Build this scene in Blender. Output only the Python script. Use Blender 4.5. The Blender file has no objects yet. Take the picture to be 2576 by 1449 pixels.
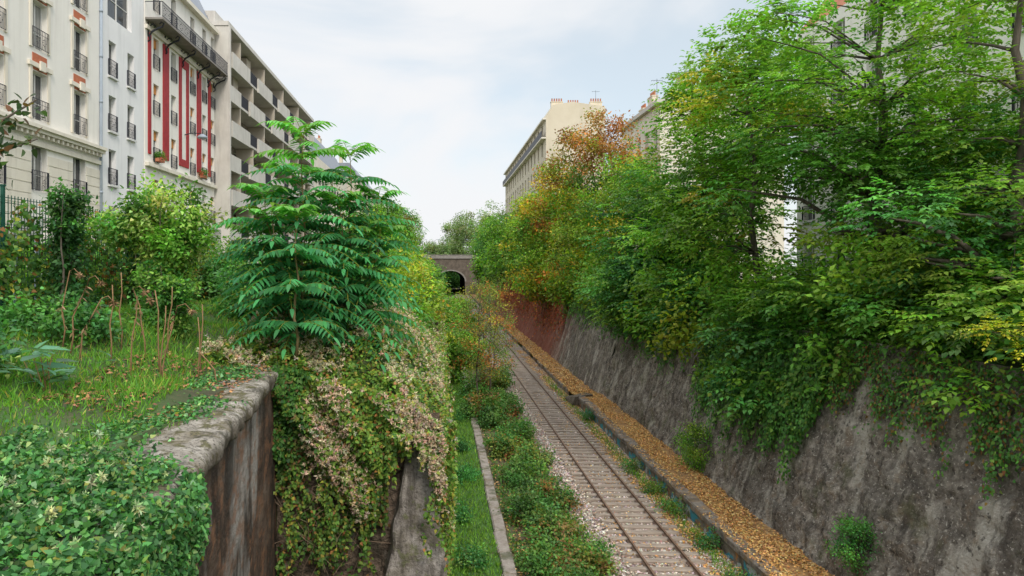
import bpy, math, random, numpy as np
from math import radians, sin, cos, pi
from mathutils import Vector, noise as mn
rng=np.random.default_rng(7); random.seed(7)
sc=bpy.context.scene; COL=sc.collection
U=rng.uniform; NRM=rng.normal
def nz(v): return v/np.maximum(np.linalg.norm(v,axis=-1,keepdims=True),1e-9)

# ------------------------------------------------------------ materials
def nt(name):
    m=bpy.data.materials.new(name); m.use_nodes=True
    t=m.node_tree; return m,t,t.nodes,t.links,t.nodes['Principled BSDF']
def c4(c): return (c[0],c[1],c[2],1)
def M(name,cols,scale=3,detail=8,rough=.85,bump=.3,bscale=20,stretch=(1,1,1),layers=(),spec=.3,bdist=.03):
    m,t,N,L,b=nt(name)
    tc=N.new('ShaderNodeTexCoord')
    def noise(sc_,st,det=8):
        mp=N.new('ShaderNodeMapping'); mp.inputs['Scale'].default_value=st
        L.new(tc.outputs['Object'],mp.inputs['Vector'])
        n=N.new('ShaderNodeTexNoise'); n.inputs['Scale'].default_value=sc_; n.inputs['Detail'].default_value=det
        n.inputs['Roughness'].default_value=.62
        L.new(mp.outputs[0],n.inputs['Vector']); return n.outputs['Fac'],mp
    f,_=noise(scale,stretch,detail)
    r=N.new('ShaderNodeValToRGB'); e=r.color_ramp.elements
    e[0].position=cols[0][0]; e[0].color=c4(cols[0][1]); e[1].position=cols[-1][0]; e[1].color=c4(cols[-1][1])
    for p,c in cols[1:-1]:
        k=e.new(p); k.color=c4(c)
    L.new(f,r.inputs[0]); out=r.outputs[0]
    for ly in layers:
        if ly.get('vor'):
            mp=N.new('ShaderNodeMapping'); mp.inputs['Scale'].default_value=ly.get('stretch',(1,1,1)); L.new(tc.outputs['Object'],mp.inputs['Vector'])
            v=N.new('ShaderNodeTexVoronoi'); v.inputs['Scale'].default_value=ly['scale']; v.feature='DISTANCE_TO_EDGE'
            L.new(mp.outputs[0],v.inputs['Vector']); ff=v.outputs['Distance']
        elif 'axis' in ly:
            s_=N.new('ShaderNodeSeparateXYZ'); L.new(tc.outputs['Object'],s_.inputs[0]); nf_,_m=noise(.8,(1,1,1),4)
            ma=N.new('ShaderNodeMath'); ma.operation='MULTIPLY_ADD'; L.new(nf_,ma.inputs[0]); ma.inputs[1].default_value=ly.get('wob',2); L.new(s_.outputs[ly['axis']],ma.inputs[2]); ff=ma.outputs[0]
        else:
            ff,mp=noise(ly['scale'],ly.get('stretch',(1,1,1)),ly.get('detail',6))
            mp.inputs['Location'].default_value=(ly.get('off',3.3),1.7,5.1)
        mr=N.new('ShaderNodeMapRange'); mr.inputs['From Min'].default_value=ly['lo']; mr.inputs['From Max'].default_value=ly['hi']
        mr.inputs['To Max'].default_value=ly.get('amt',1)
        L.new(ff,mr.inputs['Value'])
        mx=N.new('ShaderNodeMix'); mx.data_type='RGBA'
        L.new(mr.outputs[0],mx.inputs[0]); L.new(out,mx.inputs[6]); mx.inputs[7].default_value=c4(ly['col']); out=mx.outputs[2]
    L.new(out,b.inputs['Base Color']); b.inputs['Roughness'].default_value=rough; b.inputs['Specular IOR Level'].default_value=spec
    if bump>0:
        bf,_=noise(bscale,stretch,8)
        bp=N.new('ShaderNodeBump'); bp.inputs['Strength'].default_value=bump; bp.inputs['Distance'].default_value=bdist
        L.new(bf,bp.inputs['Height']); L.new(bp.outputs[0],b.inputs['Normal'])
    return m
def leafmat(name,trans=.3,rough=.5):
    m,t,N,L,b=nt(name)
    a=N.new('ShaderNodeAttribute'); a.attribute_name='col'
    L.new(a.outputs['Color'],b.inputs['Base Color']); b.inputs['Roughness'].default_value=rough; b.inputs['Specular IOR Level'].default_value=.3
    if trans<=0: return m
    tr=N.new('ShaderNodeBsdfTranslucent'); 
    mul=N.new('ShaderNodeMix'); mul.data_type='RGBA'; mul.blend_type='MULTIPLY'; mul.inputs[0].default_value=1
    L.new(a.outputs['Color'],mul.inputs[6]); mul.inputs[7].default_value=(1.4,1.6,.7,1); L.new(mul.outputs[2],tr.inputs['Color'])
    mx=N.new('ShaderNodeMixShader'); mx.inputs[0].default_value=trans
    L.new(b.outputs[0],mx.inputs[1]); L.new(tr.outputs[0],mx.inputs[2]); L.new(mx.outputs[0],N['Material Output'].inputs[0])
    return m
LEAF=leafmat('leaf_foliage',.35,.55); DRY=leafmat('dry_matter',0,.9); STONEM=leafmat('loose_stone',0,.95)
BARK=M('bark',[(.3,(.05,.04,.03)),(.7,(.17,.14,.11))],6,stretch=(1,1,.2),bump=.6)
WHITE=M('white_plaster',[(.3,(.80,.765,.70)),(.7,(.87,.835,.77))],.5,bump=.05,layers=[dict(scale=1.2,stretch=(1.5,1,.12),lo=.52,hi=.8,col=(.54,.50,.44),amt=.5),dict(scale=9,lo=.6,hi=.8,col=(.6,.57,.52),amt=.3)])
WHITE2=M('cool_white_plaster',[(.3,(.77,.76,.76)),(.7,(.85,.84,.83))],.6,bump=.05,layers=[dict(scale=1.3,stretch=(1.5,1,.1),lo=.5,hi=.8,col=(.5,.5,.5),amt=.5)])
CREAM=M('cream_stone',[(.3,(.71,.65,.54)),(.7,(.81,.755,.65))],.7,bump=.1,layers=[dict(scale=1.4,stretch=(1.5,1,.14),lo=.5,hi=.8,col=(.44,.40,.33),amt=.6)])
CREAMY=M('yellowed_render',[(.3,(.60,.53,.40)),(.7,(.70,.63,.50))],.4,bump=.1,layers=[dict(scale=.6,stretch=(1.5,1,.2),lo=.5,hi=.8,col=(.40,.35,.27),amt=.6)])
CONC=M('balcony_concrete',[(.3,(.54,.51,.46)),(.7,(.66,.63,.58))],.8,bump=.1,layers=[dict(scale=2,stretch=(2,1,.15),lo=.5,hi=.8,col=(.33,.30,.27),amt=.6)])
CONCD=M('beige_panel',[(.3,(.47,.41,.33)),(.7,(.56,.50,.41))],.8,bump=.1)
SHADE=M('recess_shade_tone',[(.3,(.28,.25,.22)),(.7,(.38,.34,.30))],.8,bump=.1)  # wall behind the balconies, recess shade put into its darker colour
RED=M('red_panel',[(.3,(.30,.018,.022)),(.7,(.42,.03,.035))],3,bump=.15,rough=.6)
BRICK=M('orange_brick',[(.3,(.42,.12,.06)),(.7,(.54,.18,.09))],6,bump=.3,layers=[dict(scale=14,lo=.5,hi=.7,col=(.35,.22,.17),amt=.5)])
IRON=M('black_iron',[(.3,(.02,.022,.03)),(.7,(.04,.043,.055))],5,bump=0,rough=.5)
ZINC=M('zinc_roof',[(.3,(.20,.22,.26)),(.7,(.30,.32,.36))],1.5,bump=.1,rough=.5,stretch=(3,1,.3))
FRAME=M('window_frame_paint',[(.3,(.62,.61,.58)),(.7,(.74,.73,.7))],5,bump=0,rough=.5)
ORANGE=M('orange_blind',[(.3,(.56,.23,.07)),(.7,(.64,.30,.10))],5,bump=0)
POT=M('terracotta_pot',[(.3,(.38,.13,.07)),(.7,(.5,.22,.12))],5,bump=0)
PIPE=M('grey_pipe',[(.3,(.30,.36,.42)),(.7,(.38,.43,.5))],3,bump=0,rough=.5)
GREENM=M('green_fence_paint',[(.3,(.008,.06,.04)),(.7,(.015,.09,.06))],5,bump=0,rough=.5)
def glassmat():
    m,t,N,L,b=nt('window_glass')
    oi=N.new('ShaderNodeObjectInfo'); r=N.new('ShaderNodeValToRGB'); e=r.color_ramp.elements
    e[0].position=0; e[0].color=(.03,.034,.04,1); e[1].position=1; e[1].color=(.6,.6,.56,1)
    k=e.new(.4); k.color=(.08,.085,.09,1); k=e.new(.65); k.color=(.28,.28,.26,1)
    L.new(oi.outputs['Random'],r.inputs[0]); 
    tc=N.new('ShaderNodeTexCoord'); w=N.new('ShaderNodeTexNoise'); w.inputs['Scale'].default_value=3
    mp=N.new('ShaderNodeMapping'); mp.inputs['Scale'].default_value=(4,1,.3); L.new(tc.outputs['Object'],mp.inputs[0]); L.new(mp.outputs[0],w.inputs[0])
    mx=N.new('ShaderNodeMix'); mx.data_type='RGBA'; mx.blend_type='MULTIPLY'; mx.inputs[0].default_value=.8
    L.new(r.outputs[0],mx.inputs[6]); L.new(w.outputs['Fac'],mx.inputs[7]); L.new(mx.outputs[2],b.inputs['Base Color'])
    b.inputs['Roughness'].default_value=.08; b.inputs['Specular IOR Level'].default_value=.5; return m
GLASS=glassmat()
GROUND=M('earth_and_grass',[(.3,(.06,.05,.03)),(.5,(.06,.085,.03)),(.7,(.06,.13,.03))],.8,bump=.6,bscale=12,layers=[dict(scale=5,lo=.55,hi=.7,col=(.12,.09,.05),amt=.7)])
MEADOW=M('verge_turf',[(.3,(.05,.11,.03)),(.7,(.09,.19,.04))],1.8,bump=.8,bscale=14,layers=[dict(scale=4,lo=.55,hi=.7,col=(.12,.09,.05),amt=.6)])
BALLAST=M('ballast_gravel',[(.3,(.24,.19,.16)),(.7,(.50,.42,.36))],14,detail=4,bump=1,bscale=16,layers=[dict(scale=9,vor=1,lo=.12,hi=0,col=(.09,.07,.055),amt=.8),dict(scale=.5,lo=.5,hi=.7,col=(.34,.22,.13),amt=.6)],bdist=.06)
LITTER=M('leaf_litter_ground',[(.3,(.20,.11,.05)),(.5,(.38,.21,.085)),(.7,(.52,.32,.14))],6,bump=.8,bscale=25,layers=[dict(scale=1.1,lo=.54,hi=.66,col=(.17,.12,.07),amt=.65)])
RWALL=M('rubble_wall_stone',[(.32,(.075,.063,.052)),(.48,(.19,.162,.135)),(.70,(.42,.37,.31))],3.0,bump=1,bscale=8,bdist=.12,detail=15,
  layers=[dict(scale=.22,stretch=(1,1,.7),lo=.46,hi=.58,col=(.10,.085,.07),amt=.55),
          dict(scale=.6,stretch=(1,1.4,.35),lo=.53,hi=.61,col=(.48,.44,.375),amt=.75,off=9,detail=12),
          dict(scale=2.2,lo=.56,hi=.62,col=(.25,.18,.12),amt=.45,off=50,detail=10),
          dict(scale=12,lo=.585,hi=.65,col=(.55,.50,.43),amt=.8,detail=4),
          dict(scale=5,lo=.42,hi=.35,col=(.045,.037,.03),amt=.8,detail=10,off=14),
          dict(scale=.9,stretch=(1,2.4,.18),lo=.54,hi=.62,col=(.055,.046,.038),amt=.65,off=41,detail=10),
          dict(scale=.9,lo=.54,hi=.68,col=(.12,.13,.05),amt=.5,off=21,detail=10),
          dict(axis='Y',wob=14,lo=72,hi=82,col=(.24,.065,.038),amt=.85)])
DWALL=M('dark_mossy_wall',[(.3,(.03,.02,.015)),(.5,(.085,.052,.036)),(.72,(.19,.14,.105))],2.2,stretch=(1,.45,.7),bump=1,bscale=9,bdist=.06,detail=14,
  layers=[dict(scale=1.0,stretch=(1,.5,.3),lo=.54,hi=.63,col=(.36,.33,.30),amt=.8),dict(scale=5,stretch=(1,.5,.8),lo=.50,hi=.60,col=(.24,.115,.06),amt=.65),dict(scale=1.6,stretch=(1,.7,.25),lo=.46,hi=.56,col=(.02,.015,.012),amt=.85,off=17,detail=10),dict(scale=20,lo=.55,hi=.65,col=(.16,.12,.09),amt=.5)])
BACKW=M('brown_rubble_wall',[(.3,(.055,.04,.03)),(.5,(.15,.108,.08)),(.72,(.29,.225,.17))],4,bump=1,bscale=8,bdist=.12,detail=12,layers=[dict(scale=2.6,vor=1,stretch=(1,1,1.7),lo=.05,hi=0,col=(.025,.02,.015),amt=.8),dict(scale=1.1,lo=.52,hi=.64,col=(.035,.032,.022),amt=.7),dict(scale=1.4,stretch=(1.5,1,.25),lo=.56,hi=.64,col=(.28,.25,.22),amt=.6,off=30)])
BUTT=M('grey_buttress_stone',[(.3,(.16,.14,.125)),(.7,(.40,.36,.325))],3,bump=1,bscale=9,bdist=.06,detail=12,layers=[dict(scale=1.2,lo=.5,hi=.6,col=(.12,.10,.07),amt=.65),dict(scale=16,lo=.54,hi=.62,col=(.07,.06,.05),amt=.65),dict(scale=1.8,stretch=(2,1,.3),lo=.54,hi=.62,col=(.06,.05,.04),amt=.65,off=11),dict(scale=5,lo=.56,hi=.62,col=(.12,.13,.05),amt=.6,off=5)])
COPE=M('weathered_concrete',[(.3,(.19,.17,.14)),(.5,(.32,.285,.24)),(.7,(.49,.45,.39))],5.5,bump=1,bscale=24,bdist=.03,detail=15,
  layers=[dict(scale=1.5,lo=.47,hi=.57,col=(.15,.12,.065),amt=.75),dict(scale=6,lo=.52,hi=.60,col=(.09,.085,.028),amt=.85),dict(scale=30,lo=.54,hi=.60,col=(.065,.055,.042),amt=.85),dict(scale=2.2,lo=.54,hi=.61,col=(.05,.045,.034),amt=.7,off=33),dict(axis='Z',wob=.12,lo=8.03,hi=7.92,col=(.09,.065,.045),amt=.65)])
KERB=M('platform_edge_stone',[(.3,(.13,.105,.09)),(.7,(.33,.285,.24))],4,bump=1,bscale=12,layers=[dict(scale=2,lo=.50,hi=.60,col=(.28,.17,.08),amt=.7),dict(scale=1,lo=.52,hi=.6,col=(.07,.06,.045),amt=.6,off=20)])
PKERB=M('pale_kerb_concrete',[(.3,(.24,.20,.17)),(.7,(.42,.37,.33))],4,bump=.7,bscale=12,layers=[dict(scale=2,lo=.52,hi=.62,col=(.17,.13,.07),amt=.6),dict(scale=1.3,lo=.52,hi=.6,col=(.06,.08,.03),amt=.6,off=20)])
GRAF=M('graffitied_platform_face',[(.3,(.09,.075,.06)),(.7,(.28,.23,.19))],3,bump=.4,layers=[dict(scale=1.1,stretch=(1,1,1.4),lo=.53,hi=.56,col=(.04,.30,.40),amt=.85,off=12,detail=2),dict(scale=1.6,lo=.60,hi=.62,col=(.55,.55,.55),amt=.7,off=31,detail=2),dict(scale=1.9,lo=.61,hi=.63,col=(.5,.2,.05),amt=.7,off=55,detail=2)])
STEEL=M('rusty_rail_steel',[(.3,(.13,.075,.05)),(.7,(.25,.16,.11))],4,bump=.2,rough=.6)
WOOD=M('grey_sleeper_wood',[(.3,(.19,.145,.115)),(.7,(.48,.40,.33))],5,stretch=(.4,4,4),bump=.7,bscale=10)
BSTONE=M('bridge_masonry',[(.3,(.08,.065,.05)),(.7,(.18,.145,.115))],.8,bump=.8,bscale=3,layers=[dict(scale=1.4,vor=1,stretch=(1,1,2),lo=.05,hi=0,col=(.05,.04,.035),amt=.6)])
BSTONEL=M('bridge_pale_stone',[(.3,(.19,.175,.155)),(.7,(.30,.275,.25))],1.5,bump=.4)
TUN=M('dark_vault',[(.3,(.008,.008,.009)),(.7,(.02,.02,.021))],1,bump=.2)  # near-black lining inside the arch

# ------------------------------------------------------------ mesh helpers
def obj(name,me,parent=None,loc=(0,0,0),rz=0):
    o=bpy.data.objects.new(name,me); COL.objects.link(o); o.location=loc; o.rotation_euler[2]=rz
    if parent: o.parent=parent
    return o
def tag(o,label=None,cat=None,kind=None,group=None):
    if label: o['label']=label
    if cat: o['category']=cat
    if kind: o['kind']=kind
    if group: o['group']=group
    return o
def pym(name,V,F,mat,smooth=False):
    me=bpy.data.meshes.new(name); me.from_pydata([tuple(map(float,v)) for v in V],[],F)
    if mat: me.materials.append(mat)
    if smooth: me.polygons.foreach_set('use_smooth',[True]*len(me.polygons))
    me.update(); return me
def boxm(name,bs,mat):
    V=[];F=[]
    for (x0,x1,y0,y1,z0,z1) in bs:
        n=len(V)
        V+=[(x0,y0,z0),(x1,y0,z0),(x1,y1,z0),(x0,y1,z0),(x0,y0,z1),(x1,y0,z1),(x1,y1,z1),(x0,y1,z1)]
        F+=[(n,n+3,n+2,n+1),(n+4,n+5,n+6,n+7),(n,n+1,n+5,n+4),(n+1,n+2,n+6,n+5),(n+2,n+3,n+7,n+6),(n+3,n,n+4,n+7)]
    return pym(name,V,F,mat)
def each(name,bs,mat,parent):
    for b in bs: obj(name,boxm(name,[b],mat),parent)
def tube(V,F,pts,rad,s=6):
    pts=np.array(pts,float); n0=len(V)
    for i,p in enumerate(pts):
        d=pts[min(i+1,len(pts)-1)]-pts[max(i-1,0)]; d=d/(np.linalg.norm(d)+1e-9)
        a=np.cross(d,(0,0,1)) if abs(d[2])<.9 else np.cross(d,(1,0,0)); a/=np.linalg.norm(a)+1e-9; b=np.cross(d,a)
        for k in range(s):
            t=2*pi*k/s; V.append(tuple(p+rad[i]*(a*cos(t)+b*sin(t))))
    for i in range(len(pts)-1):
        for k in range(s):
            F.append((n0+i*s+k,n0+i*s+(k+1)%s,n0+(i+1)*s+(k+1)%s,n0+(i+1)*s+k))
    F.append(tuple(n0+k for k in range(s))[::-1]); F.append(tuple(n0+(len(pts)-1)*s+k for k in range(s)))
def sweep(name,prof,path,mat,jit=0,seed=0,smooth=False):
    path=np.array(path,float); V=[];F=[];n=len(prof)
    for i,p in enumerate(path):
        d=path[min(i+1,len(path)-1)]-path[max(i-1,0)]; d[2]=0; d/=np.linalg.norm(d); rt=np.array((d[1],-d[0],0))
        for (o,z) in prof:
            q=p+rt*o+np.array((0,0,z))
            if jit: q=q+np.array(mn.noise_vector(Vector(q*3.0)))*jit+np.array(mn.noise_vector(Vector(q*11.0)))*jit*.45
            V.append(q)
    for i in range(len(path)-1):
        for k in range(n):
            F.append((i*n+k,i*n+(k+1)%n,(i+1)*n+(k+1)%n,(i+1)*n+k))
    F.append(tuple(range(n))); F.append(tuple((len(path)-1)*n+k for k in range(n))[::-1])
    return pym(name,V,F,mat,smooth)
LEAFGAIN=np.array((2.0,1.9,1.35))
def polys(name,blocks,mat):
    blocks=[b for b in blocks if len(b[0])]
    V=np.concatenate([b[0].reshape(-1,3) for b in blocks]).astype(np.float32)
    tot=np.concatenate([np.full(len(b[0]),b[0].shape[1]) for b in blocks]).astype(np.int32)
    C=np.concatenate([b[1] for b in blocks])
    if mat is LEAF: C=C*LEAFGAIN
    C=np.clip(C,0,1)
    me=bpy.data.meshes.new(name); nV=len(V); nF=len(tot)
    me.vertices.add(nV); me.vertices.foreach_set('co',V.ravel())
    me.loops.add(nV); me.loops.foreach_set('vertex_index',np.arange(nV,dtype=np.int32))
    me.polygons.add(nF); st=np.concatenate([[0],np.cumsum(tot)[:-1]]).astype(np.int32)
    me.polygons.foreach_set('loop_start',st)
    try: me.polygons.foreach_set('loop_total',tot)
    except Exception: pass
    a=me.attributes.new('col','FLOAT_COLOR','FACE')
    a.data.foreach_set('color',np.concatenate([C,np.ones((nF,1))],1).astype(np.float32).ravel())
    me.materials.append(mat); me.update(calc_edges=True); me.validate(); return me
KITE=[(0,0),(.42,.5),(1,0),(.42,-.5)]
LANCE=[(0,0),(.2,.45),(.55,.4),(1,0),(.55,-.4),(.2,-.45)]
IVY=[(0,0),(.12,.5),(.55,.40),(1,0),(.55,-.40),(.12,-.5)]
def leaves(P,D,N,L,W,tpl=KITE,fold=.12,curl=.15):
    D=nz(D); S=nz(np.cross(D,N)); Nn=np.cross(S,D)
    L=np.broadcast_to(np.asarray(L,float),(len(P),)); W=np.broadcast_to(np.asarray(W,float),(len(P),))
    out=np.empty((len(P),len(tpl),3))
    for k,(t,s) in enumerate(tpl):
        out[:,k]=P+D*(L*t)[:,None]+S*(W*s)[:,None]+Nn*(W*abs(s)*fold*2-L*t*t*curl)[:,None]
    return out
def jit(C,a=.25):
    n=len(C); return C*(1+NRM(0,a,(n,1)).clip(-.6,.9))*(1+NRM(0,.08,(n,3)))
def pick(pal,n):
    w=np.array([p[1] for p in pal],float); w/=w.sum(); return np.array([p[0] for p in pal])[rng.choice(len(pal),n,p=w)]
def ball(n,shell=0):
    d=nz(NRM(0,1,(n,3))); r=U(shell**3,1,n)**(1/3); return d*r[:,None]
def fronds(P,D,L,n,lL,lW,C,droop=.35,spread=.85,rach=None,tpl=KITE,rnd=.12,sag=.2):
    """pinnate leaves: n pairs of leaflets along an arching stalk"""
    F=len(P); D=nz(D); up=np.array((0,0,1.)); S=nz(np.cross(D,up)+1e-4)
    t=(np.arange(n)+1.2)/(n+.6)
    pos=P[:,None]+D[:,None]*(L[:,None]*t)[...,None]-up*(droop*L[:,None]*t**2)[...,None]
    tan=nz(D[:,None]-up*(2*droop*t)[None,:,None]+0*pos)
    tap=np.sin(np.clip(t*.86+.16,0,1)*pi)**.5
    blk=[]
    for sgn in (1,-1):
        d=tan*.45+S[:,None]*sgn*spread-up*sag+NRM(0,rnd,pos.shape)
        nn=up+NRM(0,rnd*2,pos.shape)
        LL=(lL*tap)[None,:]*U(.8,1.15,(F,n)); WW=(lW*tap)[None,:]*U(.85,1.15,(F,n))
        q=leaves(pos.reshape(-1,3),d.reshape(-1,3),nn.reshape(-1,3),LL.ravel(),WW.ravel(),tpl)
        blk.append((q,jit(np.repeat(C,n,0),.16)))
    e=pos[:,-1]; q=leaves(e,tan[:,-1],np.tile(up,(F,1)),lL*.9,lW,tpl); blk.append((q,jit(C,.15)))
    if rach is not None:
        ts=np.linspace(0,1,5); pp=P[:,None]+D[:,None]*(L[:,None]*ts)[...,None]-up*(droop*L[:,None]*ts**2)[...,None]
        w=.007
        for k in range(4):
            a,b=pp[:,k],pp[:,k+1]; q=np.stack([a-S*w,a+S*w,b+S*w,b-S*w],1); blk.append((q,np.tile(rach,(F,1))))
            q=np.stack([a-up*w,a+up*w,b+up*w,b-up*w],1); blk.append((q,np.tile(rach,(F,1))))
    return blk
# ------------------------------------------------------------ terrain
def sm(a,b,x): t=np.clip((x-a)/(b-a),0,1); return t*t*(3-2*t)
def zg(x,y):
    x=np.asarray(x,float); y=np.asarray(y,float)
    z=8.0+.85*sm(-3.5,-7.5,x)-.85*sm(-9.5,-12,x)
    z=np.where((y>13.58)&(x>-4.6),8.15-1.2*sm(-4.6,-.3,x),z)
    xe=np.where(y<13.58,-3.32,-.26)
    z=np.where(x>xe,-.2,z)
    z=np.where(x>14.25,7.35+.85*sm(14.2,17.5,x),z)
    und=.08*np.sin(x*1.3+y*.7)+.06*np.sin(x*2.9-y*1.9)
    z=z+np.where((x>xe)&(x<14.2),und*.25,und)
    return z
xs=np.unique(np.concatenate([[-900,-300,-100,-50,-30,-20],np.arange(-14,-3.4,.5),[-3.36,-3.34,-3.3],np.arange(-3,-.4,.3),[-.3,-.27,-.25,-.2,0.],np.arange(.5,14.2,.6),[14.2,14.24,14.26,14.3],np.arange(15,24,1),[30,50,100,300,900]]))
ys=np.unique(np.concatenate([[-60,-20,0,2],np.arange(3,13.4,.4),[13.56,13.6],np.arange(14,40,.6),np.arange(40,120,2),np.arange(120,300,8),[400,600,601,1000,2000]]))
XX,YY=np.meshgrid(xs,ys); ZZ=zg(XX,YY); ZZ=np.where((YY>600.5)&(XX>-5)&(XX<14.24),8,ZZ)
nx=len(xs); V=np.stack([XX,YY,ZZ],-1).reshape(-1,3)
F=[(j*nx+i,j*nx+i+1,(j+1)*nx+i+1,(j+1)*nx+i) for j in range(len(ys)-1) for i in range(nx-1)]
tag(obj('ground',pym('ground',V,F,GROUND,True)),kind='structure')
def strip(name,x0,x1,y0,y1,z,mat,kind='structure',dx=.4,dy=.6,amp=.02):
    X,Y=np.meshgrid(np.arange(x0,x1+.01,(x1-x0)/max(1,round((x1-x0)/dx))),np.arange(y0,y1+.01,(y1-y0)/max(1,round((y1-y0)/dy))))
    Z=z+amp*(np.sin(X*5+Y*3.1)+np.sin(X*3.3-Y*4.7+1)+NRM(0,.5,X.shape)); n=X.shape[1]
    F=[(j*n+i,j*n+i+1,(j+1)*n+i+1,(j+1)*n+i) for j in range(X.shape[0]-1) for i in range(n-1)]
    return tag(obj(name,pym(name,np.stack([X,Y,Z],-1).reshape(-1,3),F,mat,True)),kind=kind)
strip('ballast_bed',5.2,9.95,8,300,-.05,BALLAST)
strip('platform_ground',10.3,12.1,8,48.6,.60,LITTER,dx=.3)
strip('ledge_ground',10.0,12.1,48.6,226,.36,LITTER,dx=.3)
strip('path',2.4,5.3,8,226,-.09,M('verge_soil',[(.3,(.10,.08,.05)),(.7,(.22,.165,.10))],4,bump=.8,layers=[dict(scale=1,lo=.45,hi=.6,col=(.06,.10,.03),amt=.7)]))
strip('verge_turf',-.05,2.05,8,120,.0,MEADOW)

# ------------------------------------------------------------ railway
rail_prof=[(-.07,0),(.07,0),(.07,.02),(.012,.035),(.012,.105),(.035,.115),(.035,.15),(-.035,.15),(-.035,.115),(-.012,.105),(-.012,.035),(-.07,.02)]
for x in (6.83,8.32):
    o=obj('railway_rail',sweep('railway_rail',rail_prof,[(x,y,.03) for y in range(8,232,4)],STEEL))
    tag(o,'long rusty steel rail fixed on wooden sleepers','rail',group='rails of the disused track')
sm_=[]
for k in range(8):
    V=[];n=9
    for i in range(n):
        x=-1.3+2.6*i/(n-1)
        for (yy,zz) in ((-.13,-.12),(.13,-.12),(.13,.03),(.10,.055),(-.10,.055),(-.13,.03)):
            V.append((x+(NRM(0,.05) if i in(0,n-1) else 0),yy+NRM(0,.009),zz+NRM(0,.008)))
    F=[(i*6+j,i*6+(j+1)%6,(i+1)*6+(j+1)%6,(i+1)*6+j) for i in range(n-1) for j in range(6)]+[tuple(range(6))[::-1],tuple((n-1)*6+j for j in range(6))]
    sm_.append(pym('railway_sleeper',V,F,WOOD))
for i in range(180):
    o=obj('railway_sleeper',sm_[random.randrange(8)],loc=(7.58+NRM(0,.05),17+.6*i+NRM(0,.03),.02+NRM(0,.008)),rz=NRM(0,.015))
    tag(o,'weathered grey wooden sleeper laid in gravel ballast','railway sleeper',group='sleepers under the track')
def stones(n,x0,x1,y0,y1,z,smin,smax,pal):
    y=y0+(y1-y0)*U(0,1,n)**1.8; c=np.stack([U(x0,x1,n),y,np.full(n,z)+U(-.02,.03,n)],1)
    s=U(smin,smax,n)[:,None,None]; base=np.array([(1,0,0),(0,1,0),(-1,0,0),(0,-1,0),(0,0,.7),(0,0,-.7)],float)
    v=base[None]*s+NRM(0,1,(n,6,3))*s*.22; a=U(0,6.28,n); ca,sa=np.cos(a)[:,None],np.sin(a)[:,None]
    v=np.stack([v[...,0]*ca-v[...,1]*sa,v[...,0]*sa+v[...,1]*ca,v[...,2]],-1)+c[:,None]
    T=[(0,1,4),(1,2,4),(2,3,4),(3,0,4)]; col=jit(pick(pal,n),.3)
    return [(v[:,t],col*U(.85,1.1,(n,1))) for t in T]
SP=[((.54,.45,.39),3),((.36,.29,.25),3),((.68,.62,.56),1.6),((.44,.29,.21),2),((.20,.17,.14),1)]
b=stones(42000,5.4,9.85,18,70,-.03,.03,.065,SP)
tag(obj('ballast_stones',polys('ballast_stones',b,STONEM)),'grey and pinkish ballast stones around the sleepers','gravel','stuff')
pf=tag(obj('platform',None,loc=(10,12,0)),'low disused platform with stone edge, covered in fallen leaves','platform')
def rough_blocks(name,x0,x1,y0,y1,step,zb,zt,mat,jt=.02,miss=0):
    V=[];F=[];y=y0
    while y<y1:
        s=step*random.uniform(.8,1.2); a=random.uniform(-jt,jt); t=zt+random.uniform(-jt,jt)*.8
        if random.random()>=miss:
            n=len(V); ax,bx=x0+a,x1+a; r=lambda:random.uniform(-jt,jt)*.6
            V+=[(ax,y,zb),(bx,y,zb),(bx,y+s-.02,zb),(ax,y+s-.02,zb),(ax+r(),y+abs(r()),t-.05),(bx,y,t-.03),(bx,y+s-.02,t-.03),(ax+r(),y+s-.02-abs(r()),t-.05),(ax+.05+r(),y+.04,t+r()),(bx-.04,y+.04,t+r()),(bx-.04,y+s-.06,t+r()),(ax+.05+r(),y+s-.06,t+r())]
            for q in ((0,1,5,4),(1,2,6,5),(2,3,7,6),(3,0,4,7),(4,5,9,8),(5,6,10,9),(6,7,11,10),(7,4,8,11),(8,9,10,11)): F.append(tuple(n+k for k in q))
        y+=s
    return pym(name,V,F,mat)
obj('platform_edge',rough_blocks('platform_edge',9.86,10.36,12,48.5,1.1,.45,.69,KERB,.035),pf,(-10,-12,0))
o2=obj('platform_face',boxm('platform_face',[(9.93,10.3,12,48.55,-.3,.495)],GRAF),pf,(-10,-12,0)); o2['label']='graffitied dark platform face'
o3=obj('platform_end_slab',pym('platform_end_slab',[(9.4,48.4,.05),(10.9,48.6,.05),(10.9,51,.2),(9.3,50.7,.1),(9.6,48.4,.66),(10.9,48.6,.80),(10.9,51,.5),(9.4,50.6,.28)],[(0,1,5,4),(1,2,6,5),(2,3,7,6),(3,0,4,7),(4,5,6,7)],COPE),pf,(-10,-12,0))
tag(obj('ledge_kerb',rough_blocks('ledge_kerb',9.85,10.05,53,200,1.3,-.2,.36,KERB,.06,.28)),'low broken stone kerb holding back leaf litter beside the track','kerb')
tag(obj('old_platform_kerb',rough_blocks('old_platform_kerb',2.02,2.46,14,75,2.0,-.2,.12,PKERB,.025)),'weathered concrete kerb running through weeds','kerb')

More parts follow.
